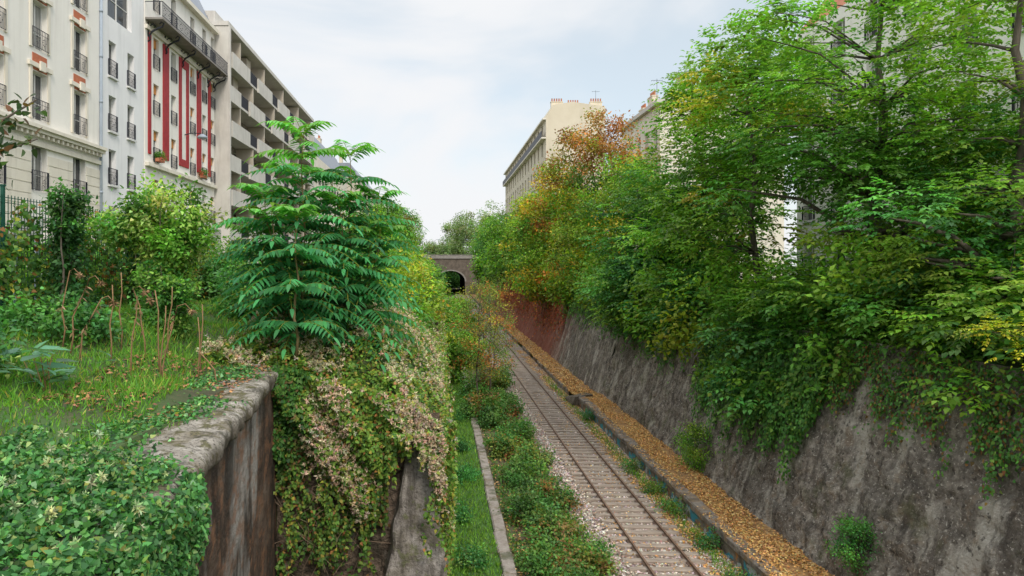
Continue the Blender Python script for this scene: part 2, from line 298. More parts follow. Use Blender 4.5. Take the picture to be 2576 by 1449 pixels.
# ------------------------------------------------------------ retaining walls
def wx(y): return -2.4-.104*(y-6.57)
path=[(wx(y),y,0) for y in np.arange(2.5,13.45,.25)]
rw=tag(obj('retaining_wall',None,loc=(-3,8,0)),'dark stained retaining wall with mossy weathered concrete coping','retaining wall')
obj('wall_body',sweep('wall_body',[(-.05,-.3),(-.06,2),(-.07,4),(-.08,5),(-.08,6),(-.08,6.8),(-.09,7.3),(-.09,7.82),(-1,7.82),(-1,-.3)],path,DWALL,.02,3),rw,(3,-8,0))
cp=[(-.02,7.76),(.0,7.79),(.01,7.84),(.01,7.92),(-.0,7.97),(-.03,8.01),(-.08,8.03),(-.17,8.04),(-.3,8.045),(-.45,8.045),(-.6,8.045),(-.75,8.035),(-.9,8.02),(-1.0,7.98),(-1.08,7.9),(-1.1,7.6)]
cpath=[(wx(y),y,0) for y in np.arange(2.5,13.47,.06)]
o=obj('coping',sweep('coping',cp,cpath,COPE,.045,5,True),rw,(3,-8,0))
def gridwall(name,P0,A,Bv,na,nb,mat,amp,label,cat,fine=0):
    """subdivided wall face with rough relief"""
    P0,A,Bv=map(np.array,(P0,A,Bv)); nrm=nz(np.cross(A,Bv).astype(float))
    a,b=np.meshgrid(np.linspace(0,1,na),np.linspace(0,1,nb)); P=P0+a[...,None]*A+b[...,None]*Bv
    la=np.linalg.norm(A)*a; lb=np.linalg.norm(Bv)*b
    d=amp*(np.sin(la*1.1+lb*.9)+.7*np.sin(la*2.7-lb*2.1)+.5*np.sin(la*6.1+lb*5.3)+NRM(0,.45,a.shape))
    if fine:
        f=np.array([mn.noise(Vector((x*1.3,y*1.6,0)))+.6*abs(mn.noise(Vector((x*4,y*5,3))))+.35*mn.noise(Vector((x*11,y*12,7))) for x,y in zip(la.ravel(),lb.ravel())]).reshape(a.shape); d=d*.5+fine*f
    P=P+d[...,None]*nrm; F=[(j*na+i,j*na+i+1,(j+1)*na+i+1,(j+1)*na+i) for j in range(nb-1) for i in range(na-1)]
    return tag(obj(name,pym(name,P.reshape(-1,3),F,mat,True)),label,cat)
def rwx(z): return 11.8+.32*(z-.6)
gridwall('cutting_wall',(rwx(-.2),226,-.2),(0,-176,0),(rwx(7.5)-rwx(-.2),0,7.7),880,40,RWALL,.045,'high sloping rubble stone retaining wall with rust red stretch','retaining wall')
gridwall('cutting_wall',(rwx(-.2),50.02,-.2),(0,-40,0),(rwx(7.5)-rwx(-.2),0,7.7),640,110,RWALL,.035,'high sloping rough stone and render retaining wall above the platform','retaining wall',fine=.12)
gridwall('side_wall',(-.04,13.6,-.3),(0,212,0),(-.15,0,7.1),420,14,DWALL,.03,'stone cutting wall overgrown with creepers','retaining wall')
gridwall('return_wall',(-3.2,13.42,-.3),(3.2,0,0),(0,0,7.4),60,120,BACKW,.02,'dark rubble return wall draped with creepers','retaining wall',fine=.10)
Vb=[];nb=34
for i in range(nb):
    t=i/(nb-1); z=-.3+t*6.95; w0=-.62-.175*(6.65-z); w1=-.14+.12*(6.65-z); yf=12.35+t*.7
    ring=[(w0,13.5),(w0+.03,yf+.3),(w0+.04,yf+.05),(w0+.09,yf)]+[(w0+(w1-w0)*q,yf-.02) for q in (.3,.5,.7)]+[(w1-.09,yf),(w1-.04,yf+.05),(w1-.03,yf+.3),(w1,13.5)]
    for (x,y) in ring:
        nv=mn.noise_vector(Vector((x*2.5,y*2.5,z*2.5))); Vb.append((x+nv[0]*.07,y+nv[1]*.07,z))
R_=11
Fb=[(i*R_+j,i*R_+(j+1)%R_,(i+1)*R_+(j+1)%R_,(i+1)*R_+j) for i in range(nb-1) for j in range(R_)]+[tuple((nb-1)*R_+j for j in range(R_))]
tag(obj('buttress',pym('buttress',Vb,Fb,BUTT)),'tapering grey stone buttress against the cutting wall','buttress')

# ------------------------------------------------------------ vegetation builders
G_LOC=[((.07,.16,.03),4),((.105,.205,.035),3.5),((.045,.115,.03),2.7),((.15,.22,.04),1.4)]
G_TOP=[((.12,.22,.04),3),((.16,.25,.05),2),((.09,.19,.04),3)]
G_DK=[((.035,.11,.04),4),((.055,.145,.045),3),((.085,.175,.04),1.2)]
G_YEL=[((.16,.21,.03),4),((.09,.165,.03),4),((.29,.24,.035),1.8),((.30,.14,.03),.5)]
G_RUST=[((.24,.11,.045),4),((.18,.08,.04),3),((.14,.14,.04),2.5),((.30,.19,.05),1)]
G_RIVY=[((.04,.11,.035),4),((.06,.15,.04),3),((.10,.19,.05),1.5)]
def crown_blocks(ells,ncl,cr,nf,pal,kind,leaf,topcol=None,flat=.6):
    ells=np.array(ells,float); vol=ells[:,3]*ells[:,4]*ells[:,5]; idx=rng.choice(len(ells),ncl,p=vol/vol.sum())
    e=ells[idx]; C=e[:,:3]+ball(ncl,.35)*e[:,3:]
    cc=jit(pick(pal,ncl),.22)
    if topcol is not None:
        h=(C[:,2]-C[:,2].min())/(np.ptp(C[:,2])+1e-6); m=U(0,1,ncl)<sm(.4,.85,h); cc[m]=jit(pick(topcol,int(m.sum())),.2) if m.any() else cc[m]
    k=rng.integers(0,ncl,ncl*nf); rad=cr*U(.6,1.3,ncl)
    off=ball(ncl*nf,.3); P=C[k]+off*rad[k][:,None]*np.array((1,1,flat))
    cen=ells[:,:3].mean(0); D=off+.35*nz(C[k]-cen)+NRM(0,.25,off.shape); D[:,2]=D[:,2]*.4+U(-.15,.3,len(D))
    P[:,2]-=.12*rad[k]*(off[:,0]**2+off[:,1]**2)
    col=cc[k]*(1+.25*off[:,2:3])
    if kind=='pinnate':
        L=leaf*3.6*U(.7,1.2,len(P)); blk=fronds(P,D,L,4,leaf,leaf*.6,col,droop=.22)
    else:
        m=4; P4=np.repeat(P,m,0)+NRM(0,leaf*1.1,(len(P)*m,3)); D4=np.repeat(D,m,0)+NRM(0,.7,P4.shape); D4[:,2]-=.25
        N4=np.array((0,0,1.))+NRM(0,.5,P4.shape)
        blk=[(leaves(P4,D4,N4,leaf*U(.7,1.25,len(P4)),leaf*.62*U(.8,1.2,len(P4)),IVY if kind=='broad' else KITE),jit(np.repeat(col,m,0),.2))]
    return C,blk
def shift(blk,base): return [(b[0]-np.array(base),b[1]) for b in blk]
def tree(name,label,cat,base,ells,ncl,cr,nf,pal,kind='pinnate',leaf=.14,tr=.16,topcol=None,limbs=40,group=None,stems=1,flat=.6,kids=('trunk','crown')):
    base=np.array(base,float); C,blk=crown_blocks(ells,ncl,cr,nf,pal,kind,leaf,topcol,flat)
    root=tag(obj(name,None,loc=base),label,cat,group=group)
    V=[];F=[]; ea=np.array(ells,float); cen=np.average(ea[:,:3],axis=0,weights=ea[:,3]*ea[:,5]); topz=(ea[:,2]+ea[:,5]*.75).max()
    for s in range(stems):
        b=base+(np.array((NRM(0,.25),NRM(0,.25),0)) if s else 0)
        tip=np.array((cen[0]+NRM(0,ea[:,3].max()*.25 if s else .3),cen[1]+NRM(0,.5),topz)); n=9
        pts=[b+(tip-b)*(i/(n-1))*np.array((1,1,1))+np.array((.12*sin(i*1.7+s),.12*cos(i*2.1),0))*(i>0)*min(1,tr*8) for i in range(n)]
        rr=[tr*(1-.88*i/(n-1))*(1.25 if i==0 else 1)/(1+.4*(stems>1)) for i in range(n)]
        tube(V,F,[p-base for p in pts],rr,7)
        pa=np.array(pts)
        sel=rng.choice(len(C),min(limbs//stems,len(C)),replace=False)
        for c in C[sel]:
            zt=c[2]-.45*np.linalg.norm((c-pa[-1])[:2])-.3; i=int(np.clip(np.searchsorted(pa[:,2],zt),1,n-2)); a=pa[i]
            mid=(a+c)/2+np.array((NRM(0,.12),NRM(0,.12),.12*np.linalg.norm(c-a)))
            q=[a,a*.55+mid*.45+NRM(0,.03,3),mid,mid*.45+c*.55+NRM(0,.05,3),c]; r0=rr[i]*.55
            tube(V,F,[p-base for p in q],[r0,r0*.75,r0*.55,r0*.35,.012],4)
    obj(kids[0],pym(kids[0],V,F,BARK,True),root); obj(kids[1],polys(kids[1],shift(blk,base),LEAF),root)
    return root
def shrub(label,base,ells,ncl,cr,nf,pal,kind='simple',leaf=.12,cat='shrub',name='shrub',group=None,**k):
    return tree(name,label,cat,base,ells,ncl,cr,nf,pal,kind,leaf,tr=k.pop('tr',.05),limbs=k.pop('limbs',12),group=group,stems=2,kids=('stem','foliage'),**k)

# ---- trees above the cutting wall
def B(x,y): return (x,y,float(zg(x,y))-.1)
tree('locust_tree','tall locust tree with airy feathery green crown','tree',B(15.3,24),[(15.4,24,17,4.9,3.2,4.8),(13.4,24,12.8,3.2,2.6,2.4),(17.5,24,13,3.5,3,3.0)],120,1.12,32,G_LOC,leaf=.22,tr=.28,limbs=90,flat=.36,topcol=G_TOP)
tree('locust_tree','leafy locust tree with thick ivy-clad trunk','tree',B(16.2,19),[(16,19.3,15,2.6,2.4,5),(15,18.5,10.8,3.0,2.4,2.4),(17.2,19,11,2.5,2,4)],90,1.0,32,G_DK+[((.10,.17,.03),3)],leaf=.19,tr=.3,limbs=60,flat=.42,topcol=G_TOP)
tree('locust_tree','slender locust tree with yellowing leaf tips','tree',B(14.9,32),[(15,32,17,3.0,2.8,4.2),(12.9,31,12,2.6,2.4,2.0)],90,1.12,30,G_LOC+[((.2,.2,.04),1)],leaf=.25,tr=.19,limbs=60,flat=.38,topcol=G_TOP+[((.24,.23,.05),1)])
tree('locust_tree','locust tree with loose green crown','tree',B(15.8,39),[(15.6,39,17.3,3.4,3,4.4),(13.6,38,12.4,2.8,2.4,2.6)],95,1.22,30,G_LOC,leaf=.28,tr=.19,limbs=50,flat=.4,topcol=G_TOP)
tree('broadleaf_tree','dense dark green tree overhanging the cutting wall','tree',B(15,46),[(14.2,46,12.5,3.1,3,4.0),(12.9,45,8.8,2.1,2.4,2.4)],105,1.2,28,G_DK,leaf=.30,tr=.2,limbs=40,flat=.45)
tree('broadleaf_tree','tree turning rusty brown at the top','tree',B(15.8,66),[(15.6,66,18.5,5.2,4,6.2),(13.6,64,12,3.4,3,4)],260,1.2,26,G_LOC+G_YEL,leaf=.27,tr=.22,topcol=G_RUST,kind='simple',limbs=60)
tree('broadleaf_tree','bushy tree with green and yellow leaves','tree',B(15,57),[(15.0,57,14,3.2,3,5.2)],120,1.15,26,G_LOC+G_YEL,leaf=.26,tr=.18,kind='simple')
tree('broadleaf_tree','green and yellow autumn tree above the wall','tree',B(15.2,84),[(14.0,84,15,4.6,4,7),(12.6,82,9,3,3,3.2)],210,1.35,26,G_YEL+G_LOC,leaf=.34,tr=.2,kind='simple',topcol=G_YEL+G_YEL+G_RUST)
tree('broadleaf_tree','green tree with yellow patches','tree',B(15.4,104),[(14.6,104,14,4.6,4,7),(12.8,100,9,2.6,3,3)],150,1.5,24,G_YEL+G_LOC,leaf=.4,tr=.22,kind='simple')
for (y,h,r,p) in ((125,12,4.6,G_LOC),(148,13,5,G_LOC),(172,15,5.5,G_DK+G_LOC),(198,17,6,G_LOC)):
    tree('broadleaf_tree','rounded green tree lining the cutting','tree',B(16,y),[(15.3,y,8+h*.45,r,r,h*.5)],100,1.8,22,p,leaf=.55,tr=.25,kind='simple',group='green trees lining the cutting')
for (x,y,zt,r) in ((20.5,29,15,3.2),(19.5,48,16,3.2)):
    tree('locust_tree','locust tree in front of pale houses','tree',B(x,y),[(x,y,zt-3,r,r,5)],60,1.2,24,G_LOC,leaf=.28,tr=.18,flat=.45)
shrub('spray of bright yellow leaves over the wall',B(14.6,15.3),[(12.6,15.2,8.6,.6,.6,.3),(13.5,15.3,8.3,.8,.5,.4)],14,.4,14,[((.27,.27,.03),3),((.18,.24,.04),2)],kind='pinnate',leaf=.10,flat=.4)
rs=[(15,14.6,6.9,2.0,1.9,G_DK),(17.4,14.3,7.4,2.0,2.0,G_LOC),(20,14.2,7.6,2.1,2.0,G_DK),(22.6,13.9,7.3,2.1,2.2,G_LOC),(25.2,13.4,6.8,2.0,2.4,G_LOC),(27.8,13.2,6.0,2.0,2.6,G_DK),
    (30.5,13.1,6.0,2.1,2.8,G_LOC),(33.5,13.5,6.6,2.2,2.2,G_YEL),(36.5,13.5,7,2.2,2.2,G_DK),(40,13.2,6.8,2.3,2.4,G_LOC),(44,13.3,7,2.3,2.3,G_DK),(48.5,13.6,7,2.3,2.4,G_LOC),(53,13.9,7.6,2.4,2.2,G_DK),(58,13.7,7.6,2.5,2.3,G_YEL),
    (64,13.9,7.8,2.6,2.3,G_LOC),(71,13.9,7.8,2.6,2.5,G_YEL),(78,13.7,8.2,2.8,2.4,G_YEL),(88,13.8,8.4,3,2.5,G_YEL),(99,13.8,8.4,3,2.7,G_LOC),(112,13.8,8.4,3.2,2.7,G_YEL),(128,13.8,8.4,3.2,2.8,G_LOC),(145,13.8,8,3.2,3,G_LOC),(165,13.6,8,3.5,3.2,G_LOC),(190,13.4,8,3.5,3.5,G_DK)]
for i,(y,x,z,r,rz,p) in enumerate(rs):
    lf=.15+.0042*y if y<60 else .13+.0038*y; pp=p if p is not G_DK else G_DK+[((.10,.18,.03),2)]
    zz=z+random.uniform(-.7,.5)
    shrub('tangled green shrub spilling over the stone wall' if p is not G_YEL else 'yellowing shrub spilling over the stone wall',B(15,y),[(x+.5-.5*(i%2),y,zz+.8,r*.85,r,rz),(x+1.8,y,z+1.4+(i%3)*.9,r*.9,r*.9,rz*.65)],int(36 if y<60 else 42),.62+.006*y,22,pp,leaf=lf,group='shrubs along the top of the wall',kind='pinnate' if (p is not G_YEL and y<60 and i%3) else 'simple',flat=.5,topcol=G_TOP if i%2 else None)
def wallivy(name,label,n,y0,y1,zlo,zhi,pal,leaf,lift=.1,cat='climbing plant',xf=rwx,patch=0):
    y=U(y0,y1,n); lim=zlo+(zhi-zlo)*(.35*np.abs(np.sin(y*1.9+1))+.25*np.abs(np.sin(y*4.3))+.2*U(0,1,n))*.8; z=lim+(zhi-lim)*U(0,1,n)**1.2
    if patch:
        k=(np.sin(y*1.7+z)+np.sin(y*3.1-z*2)+NRM(0,.6,n)+(z-5)*.5)>0; y=y[k];z=z[k];n=len(y)
    x=rwx(z)-U(0,lift,n)-.05
    P=np.stack([x,y,z],1); D=np.stack([-U(0,.7,n),NRM(0,.6,n),-U(.3,1,n)],1); N=np.stack([-np.ones(n),NRM(0,.4,n),U(0,.8,n)],1)
    return tag(obj(name,polys(name,[(leaves(P,D,N,leaf*U(.7,1.3,n),leaf*.8*U(.7,1.2,n),IVY),jit(pick(pal,n),.3))],LEAF)),label,cat)
wallivy('hanging_ivy','curtain of green ivy hanging down the stone wall',12000,23.5,34,1.4,7.5,G_RIVY,.14,.45)
wallivy('hanging_ivy','thin strands of ivy hanging on the stone wall',2600,36,44,2.6,7.5,G_RIVY,.16,.3,patch=1)
wallivy('hanging_ivy','ragged creeper trailing below the wall top',6000,44,72,3.6,7.5,G_RIVY,.2,.3,patch=1)
wallivy('rust_creeper','rust red dried creeper covering the wall',8000,70,160,.4,7.2,[((.19,.05,.028),4),((.14,.042,.028),3),((.25,.09,.04),1),((.09,.11,.04),.5)],.24,.2,cat='creeper')
wallivy('dry_creeper','sparse brown and green creeper near the wall top',9000,13,25,4.0,7.5,G_RIVY+[((.12,.07,.03),2.5)],.10,.3,cat='creeper',patch=1)
shrub('small dark shrub growing out of the wall foot',(12.1,19.6,1.6),[(11.9,19.6,2.0,.5,.7,.7)],30,.3,24,G_DK,leaf=.08)
shrub('green shrub at the foot of the wall',(11.9,31.5,.6),[(11.9,31.5,1.6,.7,1.1,1.3)],40,.35,24,G_LOC,leaf=.1)

# ---- cutting floor plants
def low(label,cx,cy,r,h,pal,leaf=.1,n=22,z=0.,group='low bushes growing on the old trackbed'):
    shrub(label,(cx,cy,z-.05),[(cx,cy,z+h*.42,r,r*1.5,h*.5),(cx+r*.5*random.uniform(-1,1),cy+r*random.uniform(-1,1),z+h*.6,r*.5,r*.6,h*.55)],n,.35,22,pal,leaf=leaf,group=group,tr=.02,limbs=6)
LOWP=[((.045,.115,.04),4),((.075,.145,.045),3),((.11,.13,.04),1.2),((.14,.085,.04),.8)]
for i,(x,y,r,h) in enumerate([(4.2,20,1.0,.8),(3.5,22.4,.8,.6),(5.0,22.8,.8,.6),(4.2,24.6,1.1,1.0),(3.6,27.2,.9,.8),(4.7,28.6,.8,.6),(3.9,31.2,1.0,1.0),(4.6,34,.9,.8),(3.5,36.6,.9,.9),(4.4,40,.9,.9),(3.3,43,1.0,1.5),(4.4,46,1.0,1.6),(2.2,45,.9,1.8),(2.9,53,1.1,2.0),(5,56,.9,1.6)]):
    low('low green bush on the overgrown trackbed',x,y,r,h,LOWP,leaf=.08+.002*y,n=30)
low('low bush with a few crimson leaves',4.1,36,.7,.8,[((.20,.03,.03),2.5),((.06,.12,.03),4)],leaf=.11,n=16)
n=26000; x=U(2.55,5.75,n); y=17+43*U(0,1,n)**1.4; h=.10+.14*(np.sin(x*2.1+y*.9)+np.sin(y*1.6-x*3)).clip(-.8,2); k=(np.sin(x*3+y*1.3)+np.sin(y*2.1-x*1.7)+NRM(0,.7,n)-np.clip(x-5,0,1)*1.5)>-.7; P=np.stack([x,y,-.08+h.clip(0.02)*U(0,1,n)],1)[k]; n=len(P)
tag(obj('undergrowth',polys('undergrowth',[(leaves(P,NRM(0,.8,P.shape)+np.array((0,0,.4)),np.array((0,0,1.))+NRM(0,.5,P.shape),.12*U(.6,1.3,n),.07,IVY),jit(pick(LOWP,n),.3))],LEAF)),'continuous low undergrowth beside the ballast','ground cover','stuff')
for i,(x,y,r,h) in enumerate([(.7,19,.6,.45),(1.1,23,.5,.35),(.6,27,.6,.5),(1.1,32,.7,.45),(.7,37,.7,.7),(.7,43,.7,1.0)]):
    low('mat of bright green leaves beside the kerb',x,y,r,h,[((.04,.14,.05),4),((.03,.10,.04),3),((.10,.18,.05),2)],leaf=.10,n=22,group='green mats beside the kerb')
for (x,y) in ((9.3,21.5),(9.4,24.3),(9.45,27.5),(9.4,33),(9.4,30),(9.5,44)):
    low('small weed clump at the foot of the platform',x,y,.42,.5,[((.04,.12,.05),3),((.08,.13,.03),2)],leaf=.09,n=9,group='weeds along the platform')
def autumn(x,y,h,r,lab,n=46): tree('young_tree',lab,'tree',(x,y,-.15),[(x,y,h*.66,r,r,h*.34),(x+.5,y,h*.35,r*.9,r,h*.22)],n,.6,12,[((.24,.085,.03),1.8),((.08,.135,.035),6),((.15,.15,.03),3),((.30,.15,.04),.5)],'simple',.14,tr=.08,limbs=54)
autumn(2.5,47,9,1.9,'slender young tree with sparse reddish and green leaves',74); autumn(3.8,52,9,1.8,'slender young tree with orange red tips',60); autumn(5.0,64,9.5,1.9,'young autumn tree beside the rails',50); autumn(5.4,84,9,2.2,'young tree with amber leaves leaning over the track',46)
for (x,y,h,r) in ((.8,58,4.5,1.3),(2.4,68,4,1.4),(.8,78,5,1.6),(3.4,86,4,1.6),(1.4,100,5,2),(3,118,4.5,2.2)):
    tree('young_tree','scrubby young tree filling the overgrown trackbed','tree',(x,y,-.2),[(x,y,h*.5,r,r,h*.5)],40,.8,20,G_LOC+[((.2,.11,.04),1),((.2,.2,.04),1)],'simple',.2+.002*y,tr=.07,group='scrub trees in the cutting')
for (x,y,z,r,rz,p) in ((-1.8,27,8.2,1.3,1.2,G_LOC),(-3.3,24,9.4,1.6,1.6,G_DK),(-1.6,32,8.3,1.5,1.6,G_YEL),(-3.2,35,9.3,2.2,2.2,G_LOC),(-1.6,39,8.0,1.6,1.8,G_YEL),(-3.2,45,9,2.0,2.4,G_YEL),(-1.7,52,7.8,1.6,2.2,G_LOC),(-3.6,60,9,2.2,2.8,G_LOC),(-1.9,68,7.6,1.7,2.4,G_LOC),(-4,80,8.8,2.4,3.2,G_YEL),(-3,95,7.6,2.0,2.6,G_LOC),(-4.4,112,8,2.4,3.6,G_YEL),(-5.4,135,8,2.8,4.2,G_LOC),(-7.2,160,9,3.4,5,G_LOC),(-8.2,190,9,3.6,6,G_LOC),(-2.2,125,6,2.0,3,G_DK),(-2.4,165,6.0,3.2,3.8,G_DK)):
    shrub('leafy shrub on the bank above the cutting' if p is not G_YEL else 'yellow green shrub on the bank above the cutting',(x,y,7),[(x,y,z,r,r,rz)],int(46),.5+.005*y,22,p,leaf=.11+.003*y,group='shrubs on the bank')
for (x,y,h,r) in ((-12,150,16,4),(-11,185,18,4.5),(-13,120,12,4),(-11,250,20,6),(-16,270,22,7)):
    tree('broadleaf_tree','round green street tree beyond the bank','tree',(x,y,7.8),[(x,y,8+h*.55,r,r,h*.48)],100,1.5,22,G_LOC+[((.14,.09,.03),1)],'simple',.5,tr=.25,group='street trees')
for (x,y,h,r) in ((5,300,11,6),(12,300,24,8),(20,250,24,8),(-3,310,12,6),(9,330,26,9)):
    tree('broadleaf_tree','haze-tinted green tree behind the stone bridge','tree',(x,y,7.8),[(x,y,8+h*.52,r,r,h*.5)],110,1.8,22,[((.09,.14,.08),3),((.12,.16,.09),2)],'simple',.7,tr=.3,group='trees behind the bridge')  # distance haze mixed into the leaf colours

# ---- clematis mound
CL=[((.075,.15,.035),5),((.12,.19,.045),4),((.20,.20,.05),1.6),((.20,.10,.05),1.1),((.04,.09,.03),2)]
def tufts(P,r,col,k=9):
    n=len(P); Pk=np.repeat(P,k,0); D=nz(NRM(0,1,(n*k,3))); N=NRM(0,1,(n*k,3)); L=np.repeat(r*U(.6,1.3,n),k)
    return (leaves(Pk,D,N,L,L*.36,KITE),jit(np.repeat(jit(np.tile(col,(n,1)),.2),k,0),.15))
def lump(x,y): return .14*np.sin(x*3.1+y*1.7)+.12*np.sin(x*6-y*3.7)+.08*np.sin(x*11+y*8)
def mz(x,y):
    zb=np.interp(x,[-4.7,-3.9,-3,-2,-1.3,-.5,.1],[8.3,8.6,9.0,8.9,8.6,7.85,6.9]); zf=np.interp(x,[-4.7,-3,-1,.1],[8.2,8.0,7.5,6.7])
    k=sm(13.1,15.4,y)*(1-.55*sm(19,26,y)); return zf+(zb-zf)*k+lump(x,y)
def mound_pts(n):
    x=U(-4.7,.1,n); y=13.2+15*U(0,1,n)**1.5; return np.stack([x,y,mz(x,y)],1)
X,Y=np.meshgrid(np.linspace(-4.7,.05,26),np.linspace(13.25,28,50)); Z=mz(X,Y)-.18; n=26
Z[0]=6.9; 
tag(obj('earth_bank',pym('earth_bank',np.stack([X,Y,Z],-1).reshape(-1,3),[(j*n+i,j*n+i+1,(j+1)*n+i+1,(j+1)*n+i) for j in range(49) for i in range(n-1)],GROUND,True)),kind='structure')
P=mound_pts(40000); P[:,2]+=U(-.12,.12,len(P)); D=NRM(0,.8,P.shape)+np.array((.4,-.4,-.1)); N=np.array((.3,-.3,1))+NRM(0,.45,P.shape)
bl=[(leaves(P,D,N,U(.05,.105,len(P)),U(.04,.075,len(P)),IVY),jit(pick(CL,len(P)),.25))]
def drape(n,axis):
    if axis=='front':
        x=U(-3.15,.12,n); lo=np.interp(x,[-3.2,-2.8,-2.2,-1.7,-1.45,-1.25,-1.0,-.25,-.1,.12],[6.5,6.3,5.8,5.2,4.3,4.7,6.3,6.6,5.9,4.6])+.2*np.sin(x*9)+.22*np.sin(x*23)+.25*np.sin(x*47); lo=lo+U(0,.5,n)**2; hi=np.interp(x,[-3.2,-1,.12],[8.1,7.6,6.9])
        z=lo+(hi-lo)*U(0,1,n)**.7; y=13.28-U(0,.3,n)-.22*np.sin(np.clip((z-lo)/(hi-lo+.1),0,1)*2.6)+.16*np.sin(x*7+z*5)
        y=np.where((x>-1.0)&(x<.05),y-.3*(z<6.9),y)
        return np.stack([x,y,z],1),np.array((0,-1,.4))
    y=13.0+45*U(0,1,n)**1.6; hi=7.05+0*y; lo=np.interp(y,[13,14,18,25,60],[4.6,3.6,2.0,1.2,.4])+.4*np.sin(y*2.3)+.3*np.sin(y*7)
    z=lo+(hi-lo)*U(0,1,n)**.8; x=-.03+U(0,.28,n)+.07*np.sin(y*2+z)
    return np.stack([x,y,z],1),np.array((1,-.2,.4))
for ax,n in (('front',16000),('side',18000)):
    P,nn=drape(n,ax); D=NRM(0,.6,P.shape)+np.array((0,0,-.5))+nn*.4; N=nn+NRM(0,.5,P.shape)
    C=jit(pick(CL,len(P)),.28)
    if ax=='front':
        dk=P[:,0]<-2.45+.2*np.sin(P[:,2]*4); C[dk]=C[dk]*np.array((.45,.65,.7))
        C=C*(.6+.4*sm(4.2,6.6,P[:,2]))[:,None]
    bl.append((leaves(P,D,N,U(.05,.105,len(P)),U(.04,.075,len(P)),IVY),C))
# long trailing strands
for i in range(46):
    x0=U(-3.0,.05); z0=U(5.2,6.6); L_=U(.6,1.9); m=70; t=U(0,1,m); P=np.stack([x0+.12*np.sin(t*5+i)+NRM(0,.03,m),np.full(m,12.98 if x0<-1 else 12.5)-U(0,.08,m),z0-L_*t],1)
    bl.append((leaves(P,NRM(0,.5,P.shape)-np.array((0,0,.8)),np.array((0,-1,.4))+NRM(0,.4,P.shape),U(.05,.09,m),U(.04,.065,m),IVY),jit(pick(CL,m),.28)*.8)) if (x0<-1.15 or x0>-.2) else None
cm=tag(obj('clematis',None,loc=(-2,14,8)),'sprawling clematis blanket with fluffy cream seed heads','climbing plant')
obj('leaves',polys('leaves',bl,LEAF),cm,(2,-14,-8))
def clump(P,fac=0): return (1.2*np.sin(P[:,0]*3.3+P[:,1]*2.1)+1.1*np.sin(P[:,0]*1.9-P[:,1]*3.2+P[:,2]*2.5)+NRM(0,.45,len(P)))>-.1+fac
P=mound_pts(10500); P=P[clump(P)]; P[:,2]+=U(.04,.20,len(P))
bt=[tufts(P,U(.035,.08,len(P)),(.56,.48,.30),12)]
P,_=drape(4600,'front'); P=P[(P[:,2]>5.2)&(P[:,0]>-2.6)&clump(P,.2)]; P[:,1]-=.10; bt.append(tufts(P,U(.035,.075,len(P)),(.50,.39,.26),12))
P,_=drape(3000,'side'); P=P[(P[:,2]>4.8)&clump(P,.1)]; P[:,0]+=.06; bt.append(tufts(P,U(.03,.07,len(P)),(.52,.44,.28)))
obj('seed_heads',polys('seed_heads',bt,DRY),cm,(2,-14,-8))
V=[];F=[]
for i in range(26):
    x=U(-3,-1.3); z=U(5.2,6.4); y=13.2-U(0,.1); pts=[(x,y,z)]
    for k in range(6): pts.append((pts[-1][0]+NRM(0,.2),y-U(0,.15),pts[-1][2]-U(-.05,.45)))
    tube(V,F,pts,[.006]*7,3)
tag(obj('dry_vine',pym('dry_vine',V,F,M('dry_stem',[(.3,(.14,.09,.06)),(.7,(.28,.20,.14))],8,bump=0))),'tangle of dry brown vine stems on the wall','dry vine')
n=9000; x=U(-3.15,-1.0,n); z=U(2.8,6.8,n); k=(np.sin(x*4+z*2.2)+np.sin(z*3.3-x*2)+NRM(0,.5,n)+.25*(z-5))>.3; P=np.stack([x,np.full(n,13.24)-U(0,.16,n),z],1)[k]
tag(obj('wall_creeper',polys('wall_creeper',[(leaves(P,NRM(0,.5,P.shape)-np.array((0,0,.7)),np.array((0,-1,.4))+NRM(0,.4,P.shape),.08,.06,IVY),jit(pick([((.035,.08,.025),4),((.12,.07,.04),1.4),((.07,.11,.03),2)],len(P)),.3))],LEAF)),'dark ivy with browning leaves on the return wall','creeper')

# ---- tree of heaven
STEMM=M('green_stem',[(.3,(.16,.10,.05)),(.7,(.25,.2,.09))],8,bump=.1)
def ailanthus(base,stems,label):
    """long compound leaves set in tiers (whorls) up each stem"""
    base=np.array(base,float); root=tag(obj('tree_of_heaven',None,loc=base),label,'tree'); V=[];F=[];bl=[]
    for (b,t,tiers,Lm) in stems:
        b=np.array(b,float);t=np.array(t,float); n=8
        pts=[b+(t-b)*i/(n-1)+np.array((.04*sin(i*2+b[0]*9),.04*cos(i*1.3),0)) for i in range(n)]
        tube(V,F,[p-base for p in pts],[.035*(1-.8*i/(n-1)) for i in range(n)],6)
        s=[];a=[]
        for k in range(tiers):
            sk=.24+.76*k/(tiers-1); m=7 if k<tiers-1 else 6; ph=U(0,6.28)
            s+=list(sk+NRM(0,.012,m)); a+=list(ph+np.arange(m)*2*pi/m+NRM(0,.22,m))
        s=np.clip(np.array(s),0,1); a=np.array(a); nf=len(s); P=b+(t-b)*s[:,None]
        el=np.where(s>.96,.95,.36+.18*s)+NRM(0,.10,nf)
        D=np.stack([np.cos(a)*np.cos(el),np.sin(a)*np.cos(el)*.85,np.sin(el)],1)
        L=Lm*(.60+.40*np.sin(np.clip((1-s)*2.4+.1,0,pi/2)))*U(.88,1.15,nf)
        col=np.array((.036,.15,.072))*(1+.28*NRM(0,1,(nf,1)))+np.array((.05,.08,-.01))*(s[:,None]>.9)
        bl+=fronds(P,D,L,11,.30,.092,col,droop=.52,spread=1.0,rach=np.array((.17,.17,.05)),tpl=LANCE,rnd=.06,sag=.38)
    obj('trunk',pym('trunk',V,F,STEMM,True),root); obj('crown',polys('crown',shift(bl,base),LEAF),root)
